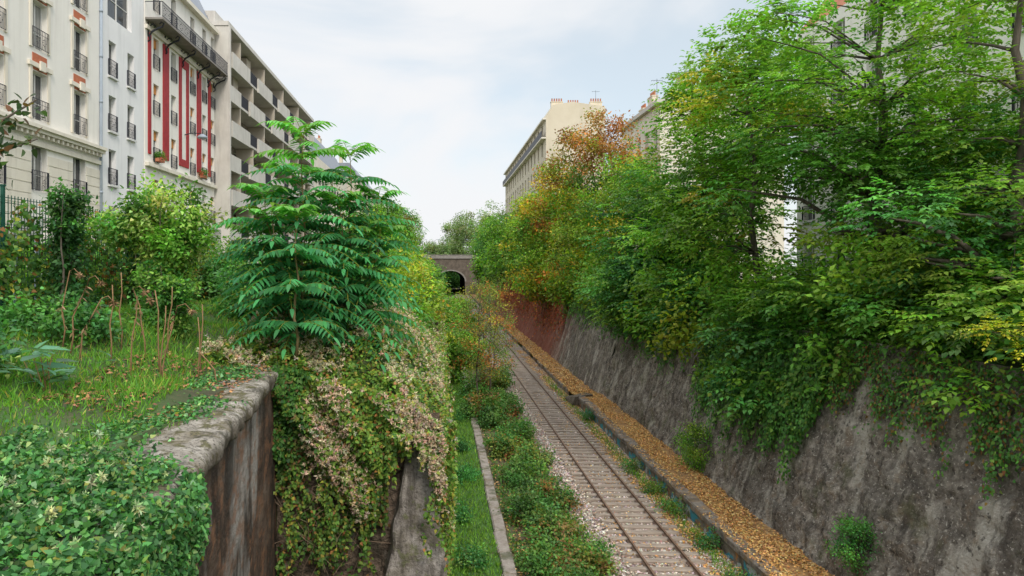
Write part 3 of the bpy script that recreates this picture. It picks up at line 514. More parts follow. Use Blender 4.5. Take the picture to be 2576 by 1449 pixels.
b0=(-2.85,14.3,7.9)
ailanthus(b0,[(b0,(-2.87,14.3,12.7),9,1.6),(b0,(-3.75,14.5,11.4),6,1.55),(b0,(-3.4,13.8,10.9),5,1.4),(b0,(-4.1,15.0,10.6),5,1.5),(b0,(-3.3,15.2,12.0),6,1.5)],'young tree of heaven with layered long drooping fronds')
b0=(-1.95,15.1,7.7)
ailanthus(b0,[(b0,(-2.0,15.2,12.4),8,1.55),(b0,(-1.4,15.4,11.4),6,1.5),(b0,(-1.3,14.9,10.6),5,1.35),(b0,(-2.1,14.3,11.2),5,1.35),(b0,(-2.5,15.8,11.9),6,1.45)],'second young tree of heaven with long drooping fronds')
ailanthus((-2.8,13.3,8.2),[((-2.8,13.3,8.2),(-2.75,13.1,10.9),4,1.0)],'small tree of heaven sapling with pale green top')

# ---- terrace
n=50000; x=U(-9.5,-3.2,n); y=5.5+17*U(0,1,n)**1.3; k=(x<wx(y)-.80-.3*np.sin(y*2.7)*(U(0,1,n)<.7)+NRM(0,.08,n))|(y>13.4); x=x[k];y=y[k];n=len(x)
pt=np.sin(x*2.1+y)+np.sin(y*1.7-x*.8); zz=np.where((x>wx(y)-1.1)&(y<13.4),8.0,zg(x,y)); P=np.stack([x,y,zz-.02],1); D=NRM(0,.55,P.shape); D[:,2]=1; N=NRM(0,1,P.shape); N[:,2]*=.3
L=U(.08,.24,n)*(1+.25*pt)*np.where(x>wx(y)-1.2,.6,1); bl=(leaves(P,D,N,L,U(.012,.022,n)),jit(pick([((.085,.19,.03),5),((.055,.15,.03),4),((.20,.20,.06),.9)],n),.25))
tag(obj('grass',polys('grass',[bl],LEAF)),'patchy long green grass on the terrace','grass','stuff')
def ground_ivy(label,n,fn,leaf,pal,name='ground_ivy'):
    P,N0=fn(n); D=NRM(0,.8,P.shape); D[:,2]-=.15; N=N0+NRM(0,.4,P.shape)
    return tag(obj(name,polys(name,[(leaves(P,D,N,leaf*U(.5,1.35,len(P)),leaf*.9*U(.7,1.2,len(P)),IVY),jit(pick(pal,len(P)),.32))],LEAF)),label,'ivy','stuff')
def f1(n):
    x=U(-6.2,-2.0,n); y=U(3.2,7.7,n)
    k=(y<6.5+.35*np.sin(x*4)+.25*np.sin(x*9)-.5*sm(-3.4,-2.6,x)+NRM(0,.15,n))&(x<wx(y)+.10)
    x=x[k];y=y[k]; m=len(x); idx=rng.integers(0,m,n); x=x[idx]+NRM(0,.02,n); y=y[idx]+NRM(0,.02,n)
    z=8.07+.11*np.sin(x*3+y*2)+.11*np.sin(x*7-y*4)+U(-.06,.15,n)+.2*sm(-4,-6,x)
    return np.stack([x,y,z],1),np.array((.1,-.2,1))
IV=[((.04,.125,.05),4),((.07,.175,.07),4),((.022,.07,.03),3.5),((.16,.23,.11),1),((.10,.185,.12),.9),((.15,.16,.05),.4)]
ground_ivy('dense green ivy carpet covering the coping',38000,f1,.050,IV)
def f2(n):
    y=U(3.5,6.35,n); top=8.06; lo=6.5+.3*np.sin(y*3)+.25*np.sin(y*11)+1.2*sm(5.6,6.35,y); z=lo+(top-lo)*U(0,1,n); x=wx(y)+.04+U(0,.18,n)+.05*np.sin(z*6+y*4)
    return np.stack([x,y,z],1),np.array((1,-.2,.5))
ground_ivy('ivy hanging over the edge of the retaining wall',12000,f2,.052,IV)
def f3(n):
    y=U(6.0,13,n); x=wx(y)-.9+NRM(0,.22,n)+.3*np.sin(y*2.2)+.1*np.sin(y*6); z=8.03+U(0,.08,n); return np.stack([x,y,z],1),np.array((0,0,1))
ground_ivy('creeping ivy trailing along the concrete coping',4200,f3,.055,IV)
P,_=f1(420); P[:,2]+=.12; tag(obj('seed_clusters',polys('seed_clusters',[tufts(P,U(.03,.06,420),(.34,.42,.2),16)],DRY)),'pale green fluffy seed heads among the ivy','seed heads','stuff')
P=np.stack([U(-5.2,-3.2,1300),U(8.5,13.2,1300),np.full(1300,8.14)],1); P[:,2]=zg(P[:,0],P[:,1])+.05; k=P[:,0]<wx(P[:,1])-.1; P=P[k]; P[:,2]=np.where(P[:,0]>wx(P[:,1])-1.15,8.07,P[:,2])
tag(obj('fallen_leaves',polys('fallen_leaves',[(leaves(P,NRM(0,1,P.shape)*np.array((1,1,.2)),np.array((0,0,1.))+NRM(0,.3,P.shape),.07,.045,IVY),jit(pick([((.36,.18,.08),3),((.24,.11,.06),2)],len(P)),.3))],DRY)),'brown fallen leaves on the wall coping','fallen leaves','stuff')
def flit(n,x0,x1,y0,y1,z,s,patch=0): 
    y=y0+(y1-y0)*U(0,1,n)**1.6; P=np.stack([U(x0,x1,n),y,z+U(0,.05,n)],1)
    if patch: P=P[(np.sin(P[:,1]*1.3+P[:,0]*2)+np.sin(P[:,1]*.6-P[:,0]*3)+NRM(0,.7,n))>-patch]
    n=len(P)
    return (leaves(P,NRM(0,1,P.shape)*np.array((1,1,.25)),np.array((0,0,1.))+NRM(0,.4,P.shape),s*U(.7,1.3,n),s*.6,IVY),jit(pick([((.72,.42,.15),4),((.60,.30,.09),3),((.38,.20,.08),2),((.74,.52,.22),1.5)],n),.28))
tag(obj('fallen_leaves',polys('fallen_leaves',[flit(28000,10.3,11.85,17,50,.62,.085,1.0),flit(12000,8.75,9.85,20,80,0,.10,.7),flit(10000,9.9,11.9,50,130,.38,.14,1.0),flit(2600,9.86,10.3,17,48,.7,.08,.5),flit(2200,2.5,5.6,20,50,-.03,.1),flit(2500,6.2,9,18,60,.05,.08,.1)],DRY)),'thick carpet of orange brown fallen leaves on the platform','fallen leaves','stuff')
n=16000; w1=U(0,1,n)<.2; P=np.stack([np.where(w1,9.4+NRM(0,.18,n),U(.15,2,n)),16+45*U(0,1,n)**1.4,np.full(n,-.03)],1); P[:,0]=P[:,0].clip(.15,9.8); D=NRM(0,.5,P.shape); D[:,2]=1
tag(obj('weeds',polys('weeds',[(leaves(P,D,NRM(0,1,P.shape),U(.10,.30,n),.03),jit(pick([((.08,.17,.03),3),((.11,.21,.04),2)],n),.3))],LEAF)),'grassy weeds beside the kerb and platform','weeds','stuff')
DRYS=M('dead_stalk',[(.3,(.20,.11,.055)),(.7,(.36,.22,.11))],6,bump=.1)
for (x,y,h,l,fl) in [(-5.2,10.8,1.25,.03,0),(-4.75,10.5,1.3,.12,1),(-4.6,11.2,1.35,-.05,0),(-4.45,10.9,1.2,.1,0),(-4.05,11.5,1.1,0,0),(-4.3,10.6,1.25,.25,1),(-5.5,10.4,1.0,.35,1),(-5.9,10.9,1.25,.3,1),(-5.0,11.6,1.2,-.2,1),(-4.2,12,1.2,.05,0),(-3.7,11.4,.6,-.3,0),(-6.3,11.4,1.3,.1,1),(-5.6,12,1.4,0,0),(-4.9,12.3,1.3,.1,0)]:
    z=float(zg(x,y)); V=[];F=[]; pts=[(0,0,0)]+[(l*t*t+.03*sin(9*t+x),.03*sin(7*t),h*t) for t in (.25,.5,.75,1)]
    if fl: pts+= [(l+.1,0,h+.04),(l+.2,-.02,h-.06)]
    tube(V,F,pts,[.014,.013,.012,.010,.009,.007,.005][:len(pts)],5)
    root=tag(obj('dead_plant_stalk',pym('dead_plant_stalk',V,F,DRYS,True),loc=(x,y,z)),'dry brown stalk with drooping seed head' if fl else 'bare upright dry brown stalk','dead plant',group='dead stalks on the terrace')
    if fl:
        e=np.array([pts[-1]]*26)+NRM(0,.015,(26,3)); q=leaves(e,nz(NRM(0,1,e.shape)-np.array((0,0,.8))),NRM(0,1,e.shape),.08,.025)
        e2=np.array([(l*t*t+.03*sin(9*t+x),.03*sin(7*t),h*t) for t in U(.3,.95,12)]); q2=leaves(e2,NRM(0,.6,e2.shape)-np.array((0,0,1)),NRM(0,1,e2.shape),.12,.03)
        obj('seed_head',polys('seed_head',[(q,jit(np.tile((.26,.16,.08),(26,1)),.3)),(q2,jit(np.tile((.28,.19,.10),(12,1)),.3))],DRY),root)
n=46; a=U(0,6.28,n); P=np.stack([-5.35+NRM(0,.35,n),9.3+NRM(0,.2,n),8.42+U(0,.45,n)],1); D=np.stack([np.cos(a),np.sin(a),U(-.1,.5,n)],1)
r=tag(obj('broadleaf_plant',None,loc=(-5.35,9.3,8.3)),'low plant with long grey green pointed leaves','plant')
obj('foliage',polys('foliage',[(leaves(P-np.array((-5.35,9.3,8.3)),D,np.array((0,0,1.))+NRM(0,.3,P.shape),U(.25,.45,n),U(.08,.12,n),IVY),jit(np.tile((.07,.16,.14),(n,1)),.2))],LEAF),r)
V=[];F=[]
for i in range(6): tube(V,F,[(NRM(0,.05),NRM(0,.05),-.1),(NRM(0,.25),NRM(0,.15),.45)],[.012,.006],4)
obj('stem',pym('stem',V,F,DRYS),r)
VAR=[((.10,.20,.04),3),((.17,.25,.09),3),((.05,.13,.03),3),((.27,.33,.15),1.2)]
shrub('sprawling bush of pale variegated ivy on the fence',(-6.3,15,8.5),[(-6.1,15,11.15,.85,.7,.6),(-5.8,14.8,10.1,.5,.6,1.0),(-6.8,15.2,10.9,.9,.7,.4),(-5.3,14.9,10.8,.5,.5,.45)],84,.30,32,VAR,'broad',.10,flat=.75)
for (x,y) in ((-7.3,13.4),(-7.75,17.4)):
    shrub('dark ivy clad fence post',(x,y,8.5),[(x,y,9.9,.16,.16,1.5),(x,y,11.0,.24,.22,.5)],50,.19,26,[((.02,.06,.025),4),((.04,.10,.035),3)],'broad',.09,group='ivy clad fence posts')
shrub('dark ivy clump below the bush',(-5.9,14.2,8.5),[(-5.8,14.2,9.3,.55,.4,.9)],40,.25,26,G_RIVY,'broad',.09)
for (x,y,z,r,p) in ((-10.4,13.0,9.4,1.2,G_YEL[:2]+G_LOC),(-10.4,15.6,9.6,1.2,G_YEL[:2]+G_LOC),(-10,18,9.6,1.3,G_DK),(-9.9,20.6,9.6,1.3,G_LOC),(-9.8,23.5,9.6,1.3,G_DK),(-7,23,9.4,.9,G_DK),(-5.4,19.5,9.1,1.0,G_DK),(-4.6,23,9.4,1.3,G_LOC)):
    shrub('leafy green hedge bush behind the mesh fence',(x,y,8.3),[(x,y,z,r,r,1.3)],60,.42,26,p,'simple',.12,group='hedge bushes along the fence')
shrub('patch of dark ivy at the foot of the fence',(-6.9,12.2,8.5),[(-6.9,12.1,8.9,1.1,.6,.45)],50,.28,24,G_DK,'broad',.09)
shrub('bright green leafy weed',(-6.4,9.3,8.4),[(-6.5,9.2,8.8,.6,.5,.6)],34,.3,20,IV,'broad',.09)
n=9000; y=U(11,24,n); h=9.5+.9*np.abs(np.sin(y*1.1))+.9*np.abs(np.sin(y*2.7+1)); z=8.7+(h-8.7)*U(0,1,n)**.8; P=np.stack([-7.95+U(-.1,.22,n),y,z],1)
tag(obj('fence_climber',polys('fence_climber',[(leaves(P,NRM(0,.6,P.shape)-np.array((0,0,.4)),np.array((1,-.5,.5))+NRM(0,.5,P.shape),.10,.08,IVY),jit(pick([((.035,.09,.03),4),((.07,.14,.035),3),((.15,.075,.03),1),((.2,.2,.04),.5)],n),.3))],LEAF)),'climbing plants swallowing the green mesh fence','climbing plant')
V=[];F=[]
root=tag(obj('overhanging_branch',None,loc=(-4.78,6.4,8.2)),'dark leaved branch of a small tree','tree branch')
tube(V,F,[(-.3,0,0),(-.3,0,1.5),(-.1,0,2.6),(.5,0,3.05),(1.0,0,3.35)],[.06,.05,.03,.015,.008],6); tube(V,F,[(-.1,0,2.5),(.4,.1,2.8),(.95,.1,3.0)],[.02,.012,.006],5)
P=np.concatenate([np.array([(.05+.93*t,0,2.75+.55*t) for t in U(0,1,110)]),np.array([(.05+.85*t,.08,2.6+.4*t) for t in U(0,1,80)]),np.array([(.2,0,2.75)]*120)+NRM(0,.22,(120,3))]); P+=NRM(0,.05,P.shape)
obj('trunk',pym('trunk',V,F,BARK,True),root); obj('crown',polys('crown',[(leaves(P,NRM(0,.7,P.shape)+np.array((.3,0,.2)),NRM(0,1,P.shape)+np.array((0,-.6,.6)),U(.06,.11,len(P)),.05,IVY),jit(pick([((.025,.05,.03),3),((.08,.045,.03),1),((.05,.08,.05),1)],len(P)),.3))],LEAF),root)

# ------------------------------------------------------------ fence
fn=tag(obj('mesh_fence',None,loc=(-8,10,8.7)),'green welded wire mesh fence along the terrace','fence')
for i in range(6):
    y0=10+2.5*i
    obj('post',boxm('post',[(-.03,.03,-.03,.03,-.1,2.75),(-.04,.04,-.04,.04,2.75,2.78)],GREENM),fn,(0,y0-10,0))
    bs=[(-.006,.006,y,y+.012,0,2.6) for y in np.arange(.05,2.46,.1)]+[(-.01,.01,.03,2.47,z,z+.01) for z in np.arange(.05,2.6,.2)]+[(-.05,-.03,.03,2.47,z,z+.012) for z in (.6,1.3,2.0,2.55)]
    obj('mesh_panel',boxm('mesh_panel',bs,GREENM),fn,(0,y0-10,0))
sb=tag(obj('notice_board',boxm('notice_board',[(-.02,.02,0,1.0,1.0,1.4)],FRAME),loc=(-8.4,13.4,9.6)),'pale blank board mounted on legs behind the fence','board')
obj('board_leg',boxm('board_leg',[(-.03,.03,.1,.16,-1.4,.99),(-.03,.03,.8,.86,-1.4,.99)],PIPE),sb)

# ------------------------------------------------------------ buildings
WC={}
def wmesh(w,h):
    k=(round(w,2),round(h,2))
    if k not in WC:
        f=.07
        fr=boxm('window',[(-w/2,-w/2+f,0,.06,0,h),(w/2-f,w/2,0,.06,0,h),(-w/2+f,w/2-f,0,.06,h-f,h),(-w/2+f,w/2-f,0,.06,0,f),(-.04,.04,-.01,.05,f,h-f),(-w/2+f,-.04,.005,.05,h*.35,h*.35+.04),(.04,w/2-f,.005,.05,h*.35,h*.35+.04)],FRAME)
        pn=pym('glass_pane',[(-w/2+.02,.04,.02),(w/2-.02,.04,.02),(w/2-.02,.04,h-.02),(-w/2+.02,.04,h-.02)],[(0,1,2,3)],GLASS)
        ww=w/2+.06
        bs=[(-ww,ww,-.2,-.175,.89,.92),(-ww,ww,-.2,-.18,.06,.08),(-ww,ww,-.19,-.18,.7,.715)]+[(x,x+.016,-.195,-.18,.08,.89) for x in np.arange(-ww,ww,.125)]+[(-ww,-ww+.025,-.2,0,.06,.92),(ww-.025,ww,-.2,0,.06,.92)]
        for s in (-1,1):
            for q in range(8):
                a=q*pi/4; bs.append((s*w*.22+.12*cos(a)-.016,s*w*.22+.12*cos(a)+.016,-.215,-.2,.4+.15*sin(a)-.016,.4+.15*sin(a)+.016))
        rl=boxm('window_railing',bs,IRON)
        bd=boxm('roller_blind',[(-w/2+.02,w/2-.02,-.05,-.02,h*.72,h-.02)],ORANGE)
        sl=boxm('window_sill',[(-w/2-.1,w/2+.1,-.14,.0,-.10,-.012)],FRAME)
        WC[k]=(fr,pn,rl,bd,sl)
    return WC[k]
def facade(L_,z0,z1,ops,dep,back):
    """wall shell in local space: facade at y=0 facing -y, openings cut with reveals"""
    xs=sorted({0,L_}|{round(o[0]-o[2]/2,3) for o in ops}|{round(o[0]+o[2]/2,3) for o in ops}); zs=sorted({z0,z1}|{round(o[1],3) for o in ops}|{round(o[1]+o[3],3) for o in ops})
    V=[];F=[]
    def q(*p): n=len(V); V.extend(p); F.append((n,n+1,n+2,n+3))
    for i in range(len(xs)-1):
        for j in range(len(zs)-1):
            a,b,c,d=xs[i],xs[i+1],zs[j],zs[j+1]; mx,mz_=(a+b)/2,(c+d)/2
            if any(abs(mx-o[0])<o[2]/2 and o[1]<mz_<o[1]+o[3] for o in ops): continue
            q((a,0,c),(b,0,c),(b,0,d),(a,0,d))
    for o in ops:
        a,b,c,d=o[0]-o[2]/2,o[0]+o[2]/2,o[1],o[1]+o[3]
        q((a,0,c),(a,0,d),(a,dep,d),(a,dep,c)); q((b,0,c),(b,dep,c),(b,dep,d),(b,0,d)); q((a,0,c),(a,dep,c),(b,dep,c),(b,0,c)); q((a,0,d),(b,0,d),(b,dep,d),(a,dep,d))
        q((a,dep+.12,c),(b,dep+.12,c),(b,dep+.12,d),(a,dep+.12,d))
    q((0,0,z0),(0,0,z1),(0,back,z1),(0,back,z0)); q((L_,0,z0),(L_,back,z0),(L_,back,z1),(L_,0,z1)); q((0,back,z0),(0,back,z1),(L_,back,z1),(L_,back,z0)); q((0,0,z1),(L_,0,z1),(L_,back,z1),(0,back,z1))
    return V,F
def building(name,label,loc,rz,L_,z1,ops,mat,back=12,z0=7.5,cat='building'):
    """ops: (x,z,w,h,flags) flags: r railing, b blind, s sill"""
    root=tag(obj(name,None,loc=loc,rz=rz),label,cat); V,F=facade(L_,z0,z1,ops,.28,back); obj('wall',pym('wall',V,F,mat),root)
    for o in ops:
        m=wmesh(o[2],o[3]); fl=o[4] if len(o)>4 else ''
        w=obj('window',m[0],root,(o[0],.22,o[1]))
        obj('glass_pane',m[1],w)
        if 'r' in fl: obj('window_railing',m[2],w,(0,-.1,0))
        if 'b' in fl: obj('roller_blind',m[3],w)
        if 's' in fl: obj('window_sill',m[4],w,(0,-.22,0))
    return root
def chimney(root,x,y,z,w=1.6,h=1.2,n=4,d=.6):
    c=obj('chimney',boxm('chimney',[(-w/2,w/2,-d/2,d/2,-.5,h),(-w/2-.06,w/2+.06,-d/2-.06,d/2+.06,h,h+.1)],CREAMY),root,(x,y,z))
    V=[];F=[]
    for i in range(n): 
        xx,yy=(-w/2+w*(i+.5)/n,0) if w>=d else (0,-d/2+d*(i+.5)/n); tube(V,F,[(xx,yy,h+.1),(xx,yy,h+.55),(xx,yy,h+.6)],[.12,.1,.13],8)
    obj('chimney_pot',pym('chimney_pot',V,F,POT),c)
R90=pi/2
ops=[]; y0=20
for yy in (21.2,24.4,27.6,30.7,34.1):
    for z in (10.0,13.3,16.5,19.65,22.8,25.9): ops.append((yy-y0,z,1.15,2.15 if z>16 else 2.1,'r'))
b1=building('apartment_house','white rendered house with brick panels and iron window railings',(-18,y0,0),R90,16.1,30,ops,WHITE)
obj('cornice',boxm('cornice',[(0,16.1,-.45,-.002,16.02,16.18),(0,16.1,-.34,-.002,15.86,16.02),(0,16.1,-.12,-.002,15.3,15.5)]+[(x,x+.14,-.28,-.12,15.68,15.84) for x in np.arange(.1,16,.4)],CREAM),b1)
for yy in (21.2,24.4,27.6,30.7,34.1):
    for z in (18.75,21.9,25.0): obj('brick_panel',boxm('brick_panel',[(yy-y0-.55,yy-y0+.55,-.03,-.002,z-.05,z+.68)],BRICK),b1)
    for z in (19.65,16.5,22.8): obj('window_surround',boxm('window_surround',[(yy-y0-.78,yy-y0-.6,-.06,-.002,z,z+2.3),(yy-y0+.6,yy-y0+.78,-.06,-.002,z,z+2.3),(yy-y0-.9,yy-y0+.9,-.12,-.002,z+2.3,z+2.5),(yy-y0-.2,yy-y0+.2,-.2,-.12,z+2.2,z+2.62)],CREAM),b1)
for (a,b) in ((0,.58),(1.85,3.75),(5.05,6.95),(8.25,10.05),(11.35,13.45),(14.75,16.1)):
    obj('rustication',boxm('rustication',[(a,b,-.035,-.002,z,z+.42) for z in np.arange(8,15.0,.47)],CREAM),b1)
ops=[]
for x in (1.5,3.75):
    for z in (11.3,14.4,17.35,20.35): ops.append((x,z,.85,1.95,'rs'))
ops.append((2.4,23.6,2.9,3.2,''))
b2=building('townhouse','plain narrow white house with small railed windows',(-18.05,36.15,0),R90,5.5,28,ops,WHITE2)
V=[];F=[]; tube(V,F,[(.0,-.12,7.6),(.0,-.12,28)],[.075,.075],8)
for z in np.arange(9,28,2.4): tube(V,F,[(0,-.12,z),(0,-.12,z+.12)],[.1,.1],8)
obj('drainpipe',pym('drainpipe',V,F,PIPE,True),b2)
ops=[]
for x in [1.65,4.5,8.0,10.5,12.4]:
    for z in (10.2,13.4,16.5,19.45,22.35,26.0): ops.append((x,z,.82,2.0,'r'+('b' if (z<26 and (x*7+z*3)%3<2.2) else '')))
b3=building('apartment_house','white house with tall red vertical bands and long iron balcony',(-18,41.7,0),R90,12.85,28.7,ops,WHITE)
each('red_band',[(a,b,-.06,-.002,16.9,24.4) for a,b in [(.4,.8),(2.65,3.6),(5.4,5.85),(6.75,7.2),(8.85,9.75),(11.3,11.85)]]+[(5.85,6.75,-.06,-.002,23.8,24.4),(5.85,6.75,-.06,-.002,16.9,17.4)],RED,b3)
each('cornice',[(0,12.85,-.25,-.002,16.1,16.32),(0,12.85,-.15,-.002,24.5,24.75),(0,12.85,-.4,-.002,28.4,28.69)],CREAM,b3)
obj('balcony_slab',boxm('balcony_slab',[(0,12.85,-1.1,-.002,25.04,25.16)],BSTONEL),b3)
bs=[(0,12.85,-1.08,-1.05,26.1,26.14),(0,12.85,-1.08,-1.05,25.25,25.28),(0,12.85,-1.07,-1.055,25.9,25.92),(0,.03,-1.05,0,26.1,26.14)]+[(x,x+.02,-1.075,-1.055,25.16,26.1) for x in np.arange(0,12.85,.13)]
for x in np.arange(.3,12.7,.45):
    for q in range(8):
        a=q*pi/4; bs.append((x+.17*cos(a)-.022,x+.17*cos(a)+.022,-1.09,-1.08,25.58+.2*sin(a)-.022,25.58+.2*sin(a)+.022))
obj('balcony_railing',boxm('balcony_railing',bs,IRON),b3)
for x in (.4,3.0,5.9,8.9,11.2,12.6):
    V=[];F=[]; tube(V,F,[(0,0,-1.2),(0,-.15,-1.1),(0,-.1,-.85),(0,-.25,-.6),(0,-.6,-.4),(0,-.9,-.3),(0,-1.0,-.1),(0,-.85,-.02),(0,-.7,-.15)],[.05,.05,.06,.06,.06,.06,.05,.04,.03],6)
    tube(V,F,[(0,-.02,-.9),(0,-.02,0)],[.05,.05],5); tube(V,F,[(0,-.1,-.25),(0,-.35,-.12),(0,-.5,-.25),(0,-.38,-.38)],[.04,.04,.04,.03],5)
    obj('balcony_bracket',pym('balcony_bracket',V,F,IRON,True),b3,(x,0,25.0))
obj('roof',pym('roof',[(0,0,28.7),(12.85,0,28.7),(12.85,1.6,32),(0,1.6,32),(0,12,32),(12.85,12,32)],[(0,1,2,3),(3,2,5,4)],ZINC),b3)
for x in (1.5,9.5):
    fb=tag(obj('window_box',boxm('window_box',[(-.45,.45,-.12,.12,0,.2)],POT),loc=(-17.75,41.7+x+.15,16.55),rz=R90),'terracotta window box with flowering plants on ledge','planter',group='window boxes')
    _,bk=crown_blocks([(0,0,.35,.5,.2,.25)],14,.15,16,[((.07,.16,.04),4),((.5,.1,.12),.5)],'simple',.09); obj('plant',polys('plant',bk,LEAF),fb)
V=[];F=[]; tube(V,F,[(0,0,0),(.5,0,.12),(1.1,0,.1),(1.25,0,.02)],[.04,.03,.03,.03],6)
wl=tag(obj('street_lamp',pym('street_lamp',V,F,IRON,True),loc=(-18,48.2,19.2)),'wall mounted street lamp on a curved arm','street lamp')
V=[];F=[]; tube(V,F,[(1.25,0,.05),(1.25,0,-.02),(1.25,0,-.14),(1.25,0,-.24),(1.25,0,-.28)],[.08,.2,.36,.34,.2],12); obj('lamp_head',pym('lamp_head',V,F,PIPE,True),wl)
Lm=37; y0=54.7; ops=[]; st=[9.6,12.4,15.2,18,20.8,23.6,26.4]
for x in np.arange(2,Lm-1,2.9):
    for z in st: ops.append((float(x),z+.1,1.9,2.2,''))
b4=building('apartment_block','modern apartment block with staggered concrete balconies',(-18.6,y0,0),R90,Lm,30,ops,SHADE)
for i,z in enumerate(st):
    obj('balcony_slab',boxm('balcony_slab',[(0,Lm,-1.6,-.004,z-.2,z)],CONC),b4)
    x=(-2.0 if i%2 else .8)
    while x<Lm:
        a,b=max(0,x),min(Lm,x+5.2)
        if b>a: obj('balcony_parapet',boxm('balcony_parapet',[(a,b,-1.78,-1.62,z-.35,z+.95)],CONC),b4)
        a2,b2_=max(0,x+5.2),min(Lm,x+8.0)
        if b2_>a2: obj('balcony_railing',boxm('balcony_railing',[(a2,b2_,-1.62,-1.58,z+.95,z+1.0)]+[(q,q+.035,-1.61,-1.585,z,z+.95) for q in np.arange(a2,b2_,.14)]+[(a2,b2_,-1.57,-1.56,z+.1,z+.85)],IRON),b4)
        x+=8.0
fins=[]
for k,x in enumerate(np.arange(3.6,Lm,4.0)):
    for i,z in enumerate(st):
        if (k+i)%2==0: fins.append((x,x+.25,-1.55,-.004,z+.002,z+2.59))
        if (k*3+i*2)%5==0: fins.append((x+.3,x+1.6,-.9,-.006,z+.002,z+2.58))
each('divider_wall',fins,CONCD,b4)
obj('roof',boxm('roof',[(-.1,Lm+.1,-1.7,12,29.2,29.55),(0,Lm,-.6,11,29.55,30.4)],CONC),b4)
obj('side_pier',boxm('side_pier',[(-.02,.3,-1.8,-.004,7.6,29.18)],CONC),b4)
def gridops(L_,st,dx,w,h,fl='',x0=1.4): return [(float(x),z,w,h,fl) for x in np.arange(x0,L_-1,dx) for z in st]
b5=building('apartment_house','cream house with grey mansard roof and chimneys',(-17.5,92.2,0),R90,37,25.5,gridops(37,(12,15.2,18.4,21.6),2.9,1.2,2.1,'r'),CREAM)
obj('roof',pym('roof',[(0,0,25.5),(37,0,25.5),(37,2,30),(0,2,30),(0,12,30),(37,12,30),(0,0,25.5),(0,12,25.5)],[(0,1,2,3),(3,2,5,4),(6,3,4,7)],ZINC),b5)
for x in (1,12,24,36): chimney(b5,x,3,30,1.4,1.4)
b6=building('apartment_house','tall pale brick house with slate roof',(-16.5,140,0),R90,48,28,gridops(48,(12,15.2,18.4,21.6,24.8),3.4,1.3,2.1),CONCD)
obj('roof',pym('roof',[(0,0,28),(48,0,28),(48,2,31),(0,2,31),(0,12,31),(48,12,31),(0,0,28),(0,12,28)],[(0,1,2,3),(3,2,5,4),(6,3,4,7)],ZINC),b6); chimney(b6,2,4,31); chimney(b6,24,4,31)
b7=building('apartment_house','bare white gabled house with brick red chimneys',(-18,225,0),R90,75,33,gridops(75,(14,17.2,20.4,23.6,26.8,29.6),4.6,1.3,2.1),WHITE,z0=7)
chimney(b7,1,4,33,2,1.5); chimney(b7,50,4,33,2,2)
b8=building('apartment_house','cream house half hidden behind locust trees',(22.5,43,0),-R90,30,24.5,gridops(30,(9.5,12.7,15.9,19.1,21.8),3.1,1.2,2.0,'rs'),WHITE)
obj('roof',pym('roof',[(0,0,24.5),(30,0,24.5),(30,2,27),(0,2,27),(0,12,27),(30,12,27),(0,0,24.5),(0,12,24.5)],[(0,1,2,3),(3,2,5,4),(6,3,4,7)],POT),b8)
b9=building('apartment_house','pale house with ornate cornice and chimney stacks',(21.3,80,0),-R90,14,25.6,gridops(14,(12,15.2,18.4,21.6),2.8,1.1,2.0,'s'),CREAM)
obj('roof',boxm('roof',[(-.3,14.3,-.4,12.3,25.6,26),(.5,13.5,1,11,26,26.8)],CONC),b9); chimney(b9,13,2.4,26.4,2.6,1.6,6); chimney(b9,7,1.5,26.4,1.6,1.5,4); chimney(b9,2,2.0,26.4,1.6,1.3,4)
b10=building('apartment_house','tall cream apartment house with blank gable and long balcony',(16.2,168,0),-R90,64,32.6,gridops(64,(11,14.2,17.4,20.6,23.8,27),4.2,1.5,2.2)+gridops(64,(30.2,),4.2,1.5,1.7),CREAMY,back=9)
obj('roof',pym('roof',[(0,0,32.6),(64,0,32.6),(64,1.0,34.4),(0,1.0,34.4),(0,4,34.9),(64,4,34.9),(0,9,34.2),(64,9,34.2),(64,9,32.6),(64,0,32.6),(0,9,32.6)],[(0,1,2,3),(3,2,5,4),(4,5,7,6),(9,8,7,5,2)],CREAMY),b10)
each('cornice',[(0,64,-.5,-.002,32.2,32.45),(0,64,-.7,-.002,29.3,29.5),(0,64,-.3,-.002,13.6,13.9)],CREAM,b10)
obj('balcony_railing',boxm('balcony_railing',[(0,64,-.7,-.66,29.5,30.5)],IRON),b10)
for (x,y) in ((63,1.8),(62,4.5),(63,7.8),(45,5),(30,5),(15,5)): chimney(b10,x,y,34.5,.7,.5,5,1.8)
for (x,y,z) in ((24,105,34.3),(23.8,68,26.8),(22.6,71,26.8)):
    V=[];F=[]; tube(V,F,[(0,0,0),(0,0,2.6)],[.03,.02],5); tube(V,F,[(-.6,0,2.4),(.6,0,2.4)],[.015,.015],4)
    for q in (-.5,-.25,0,.25,.5): tube(V,F,[(q,-.3,2.4),(q,.3,2.4)],[.012,.012],4)
    tag(obj('roof_antenna',pym('roof_antenna',V,F,IRON),loc=(x,y,z)),'thin metal television antenna on a rooftop','antenna',group='rooftop antennas')

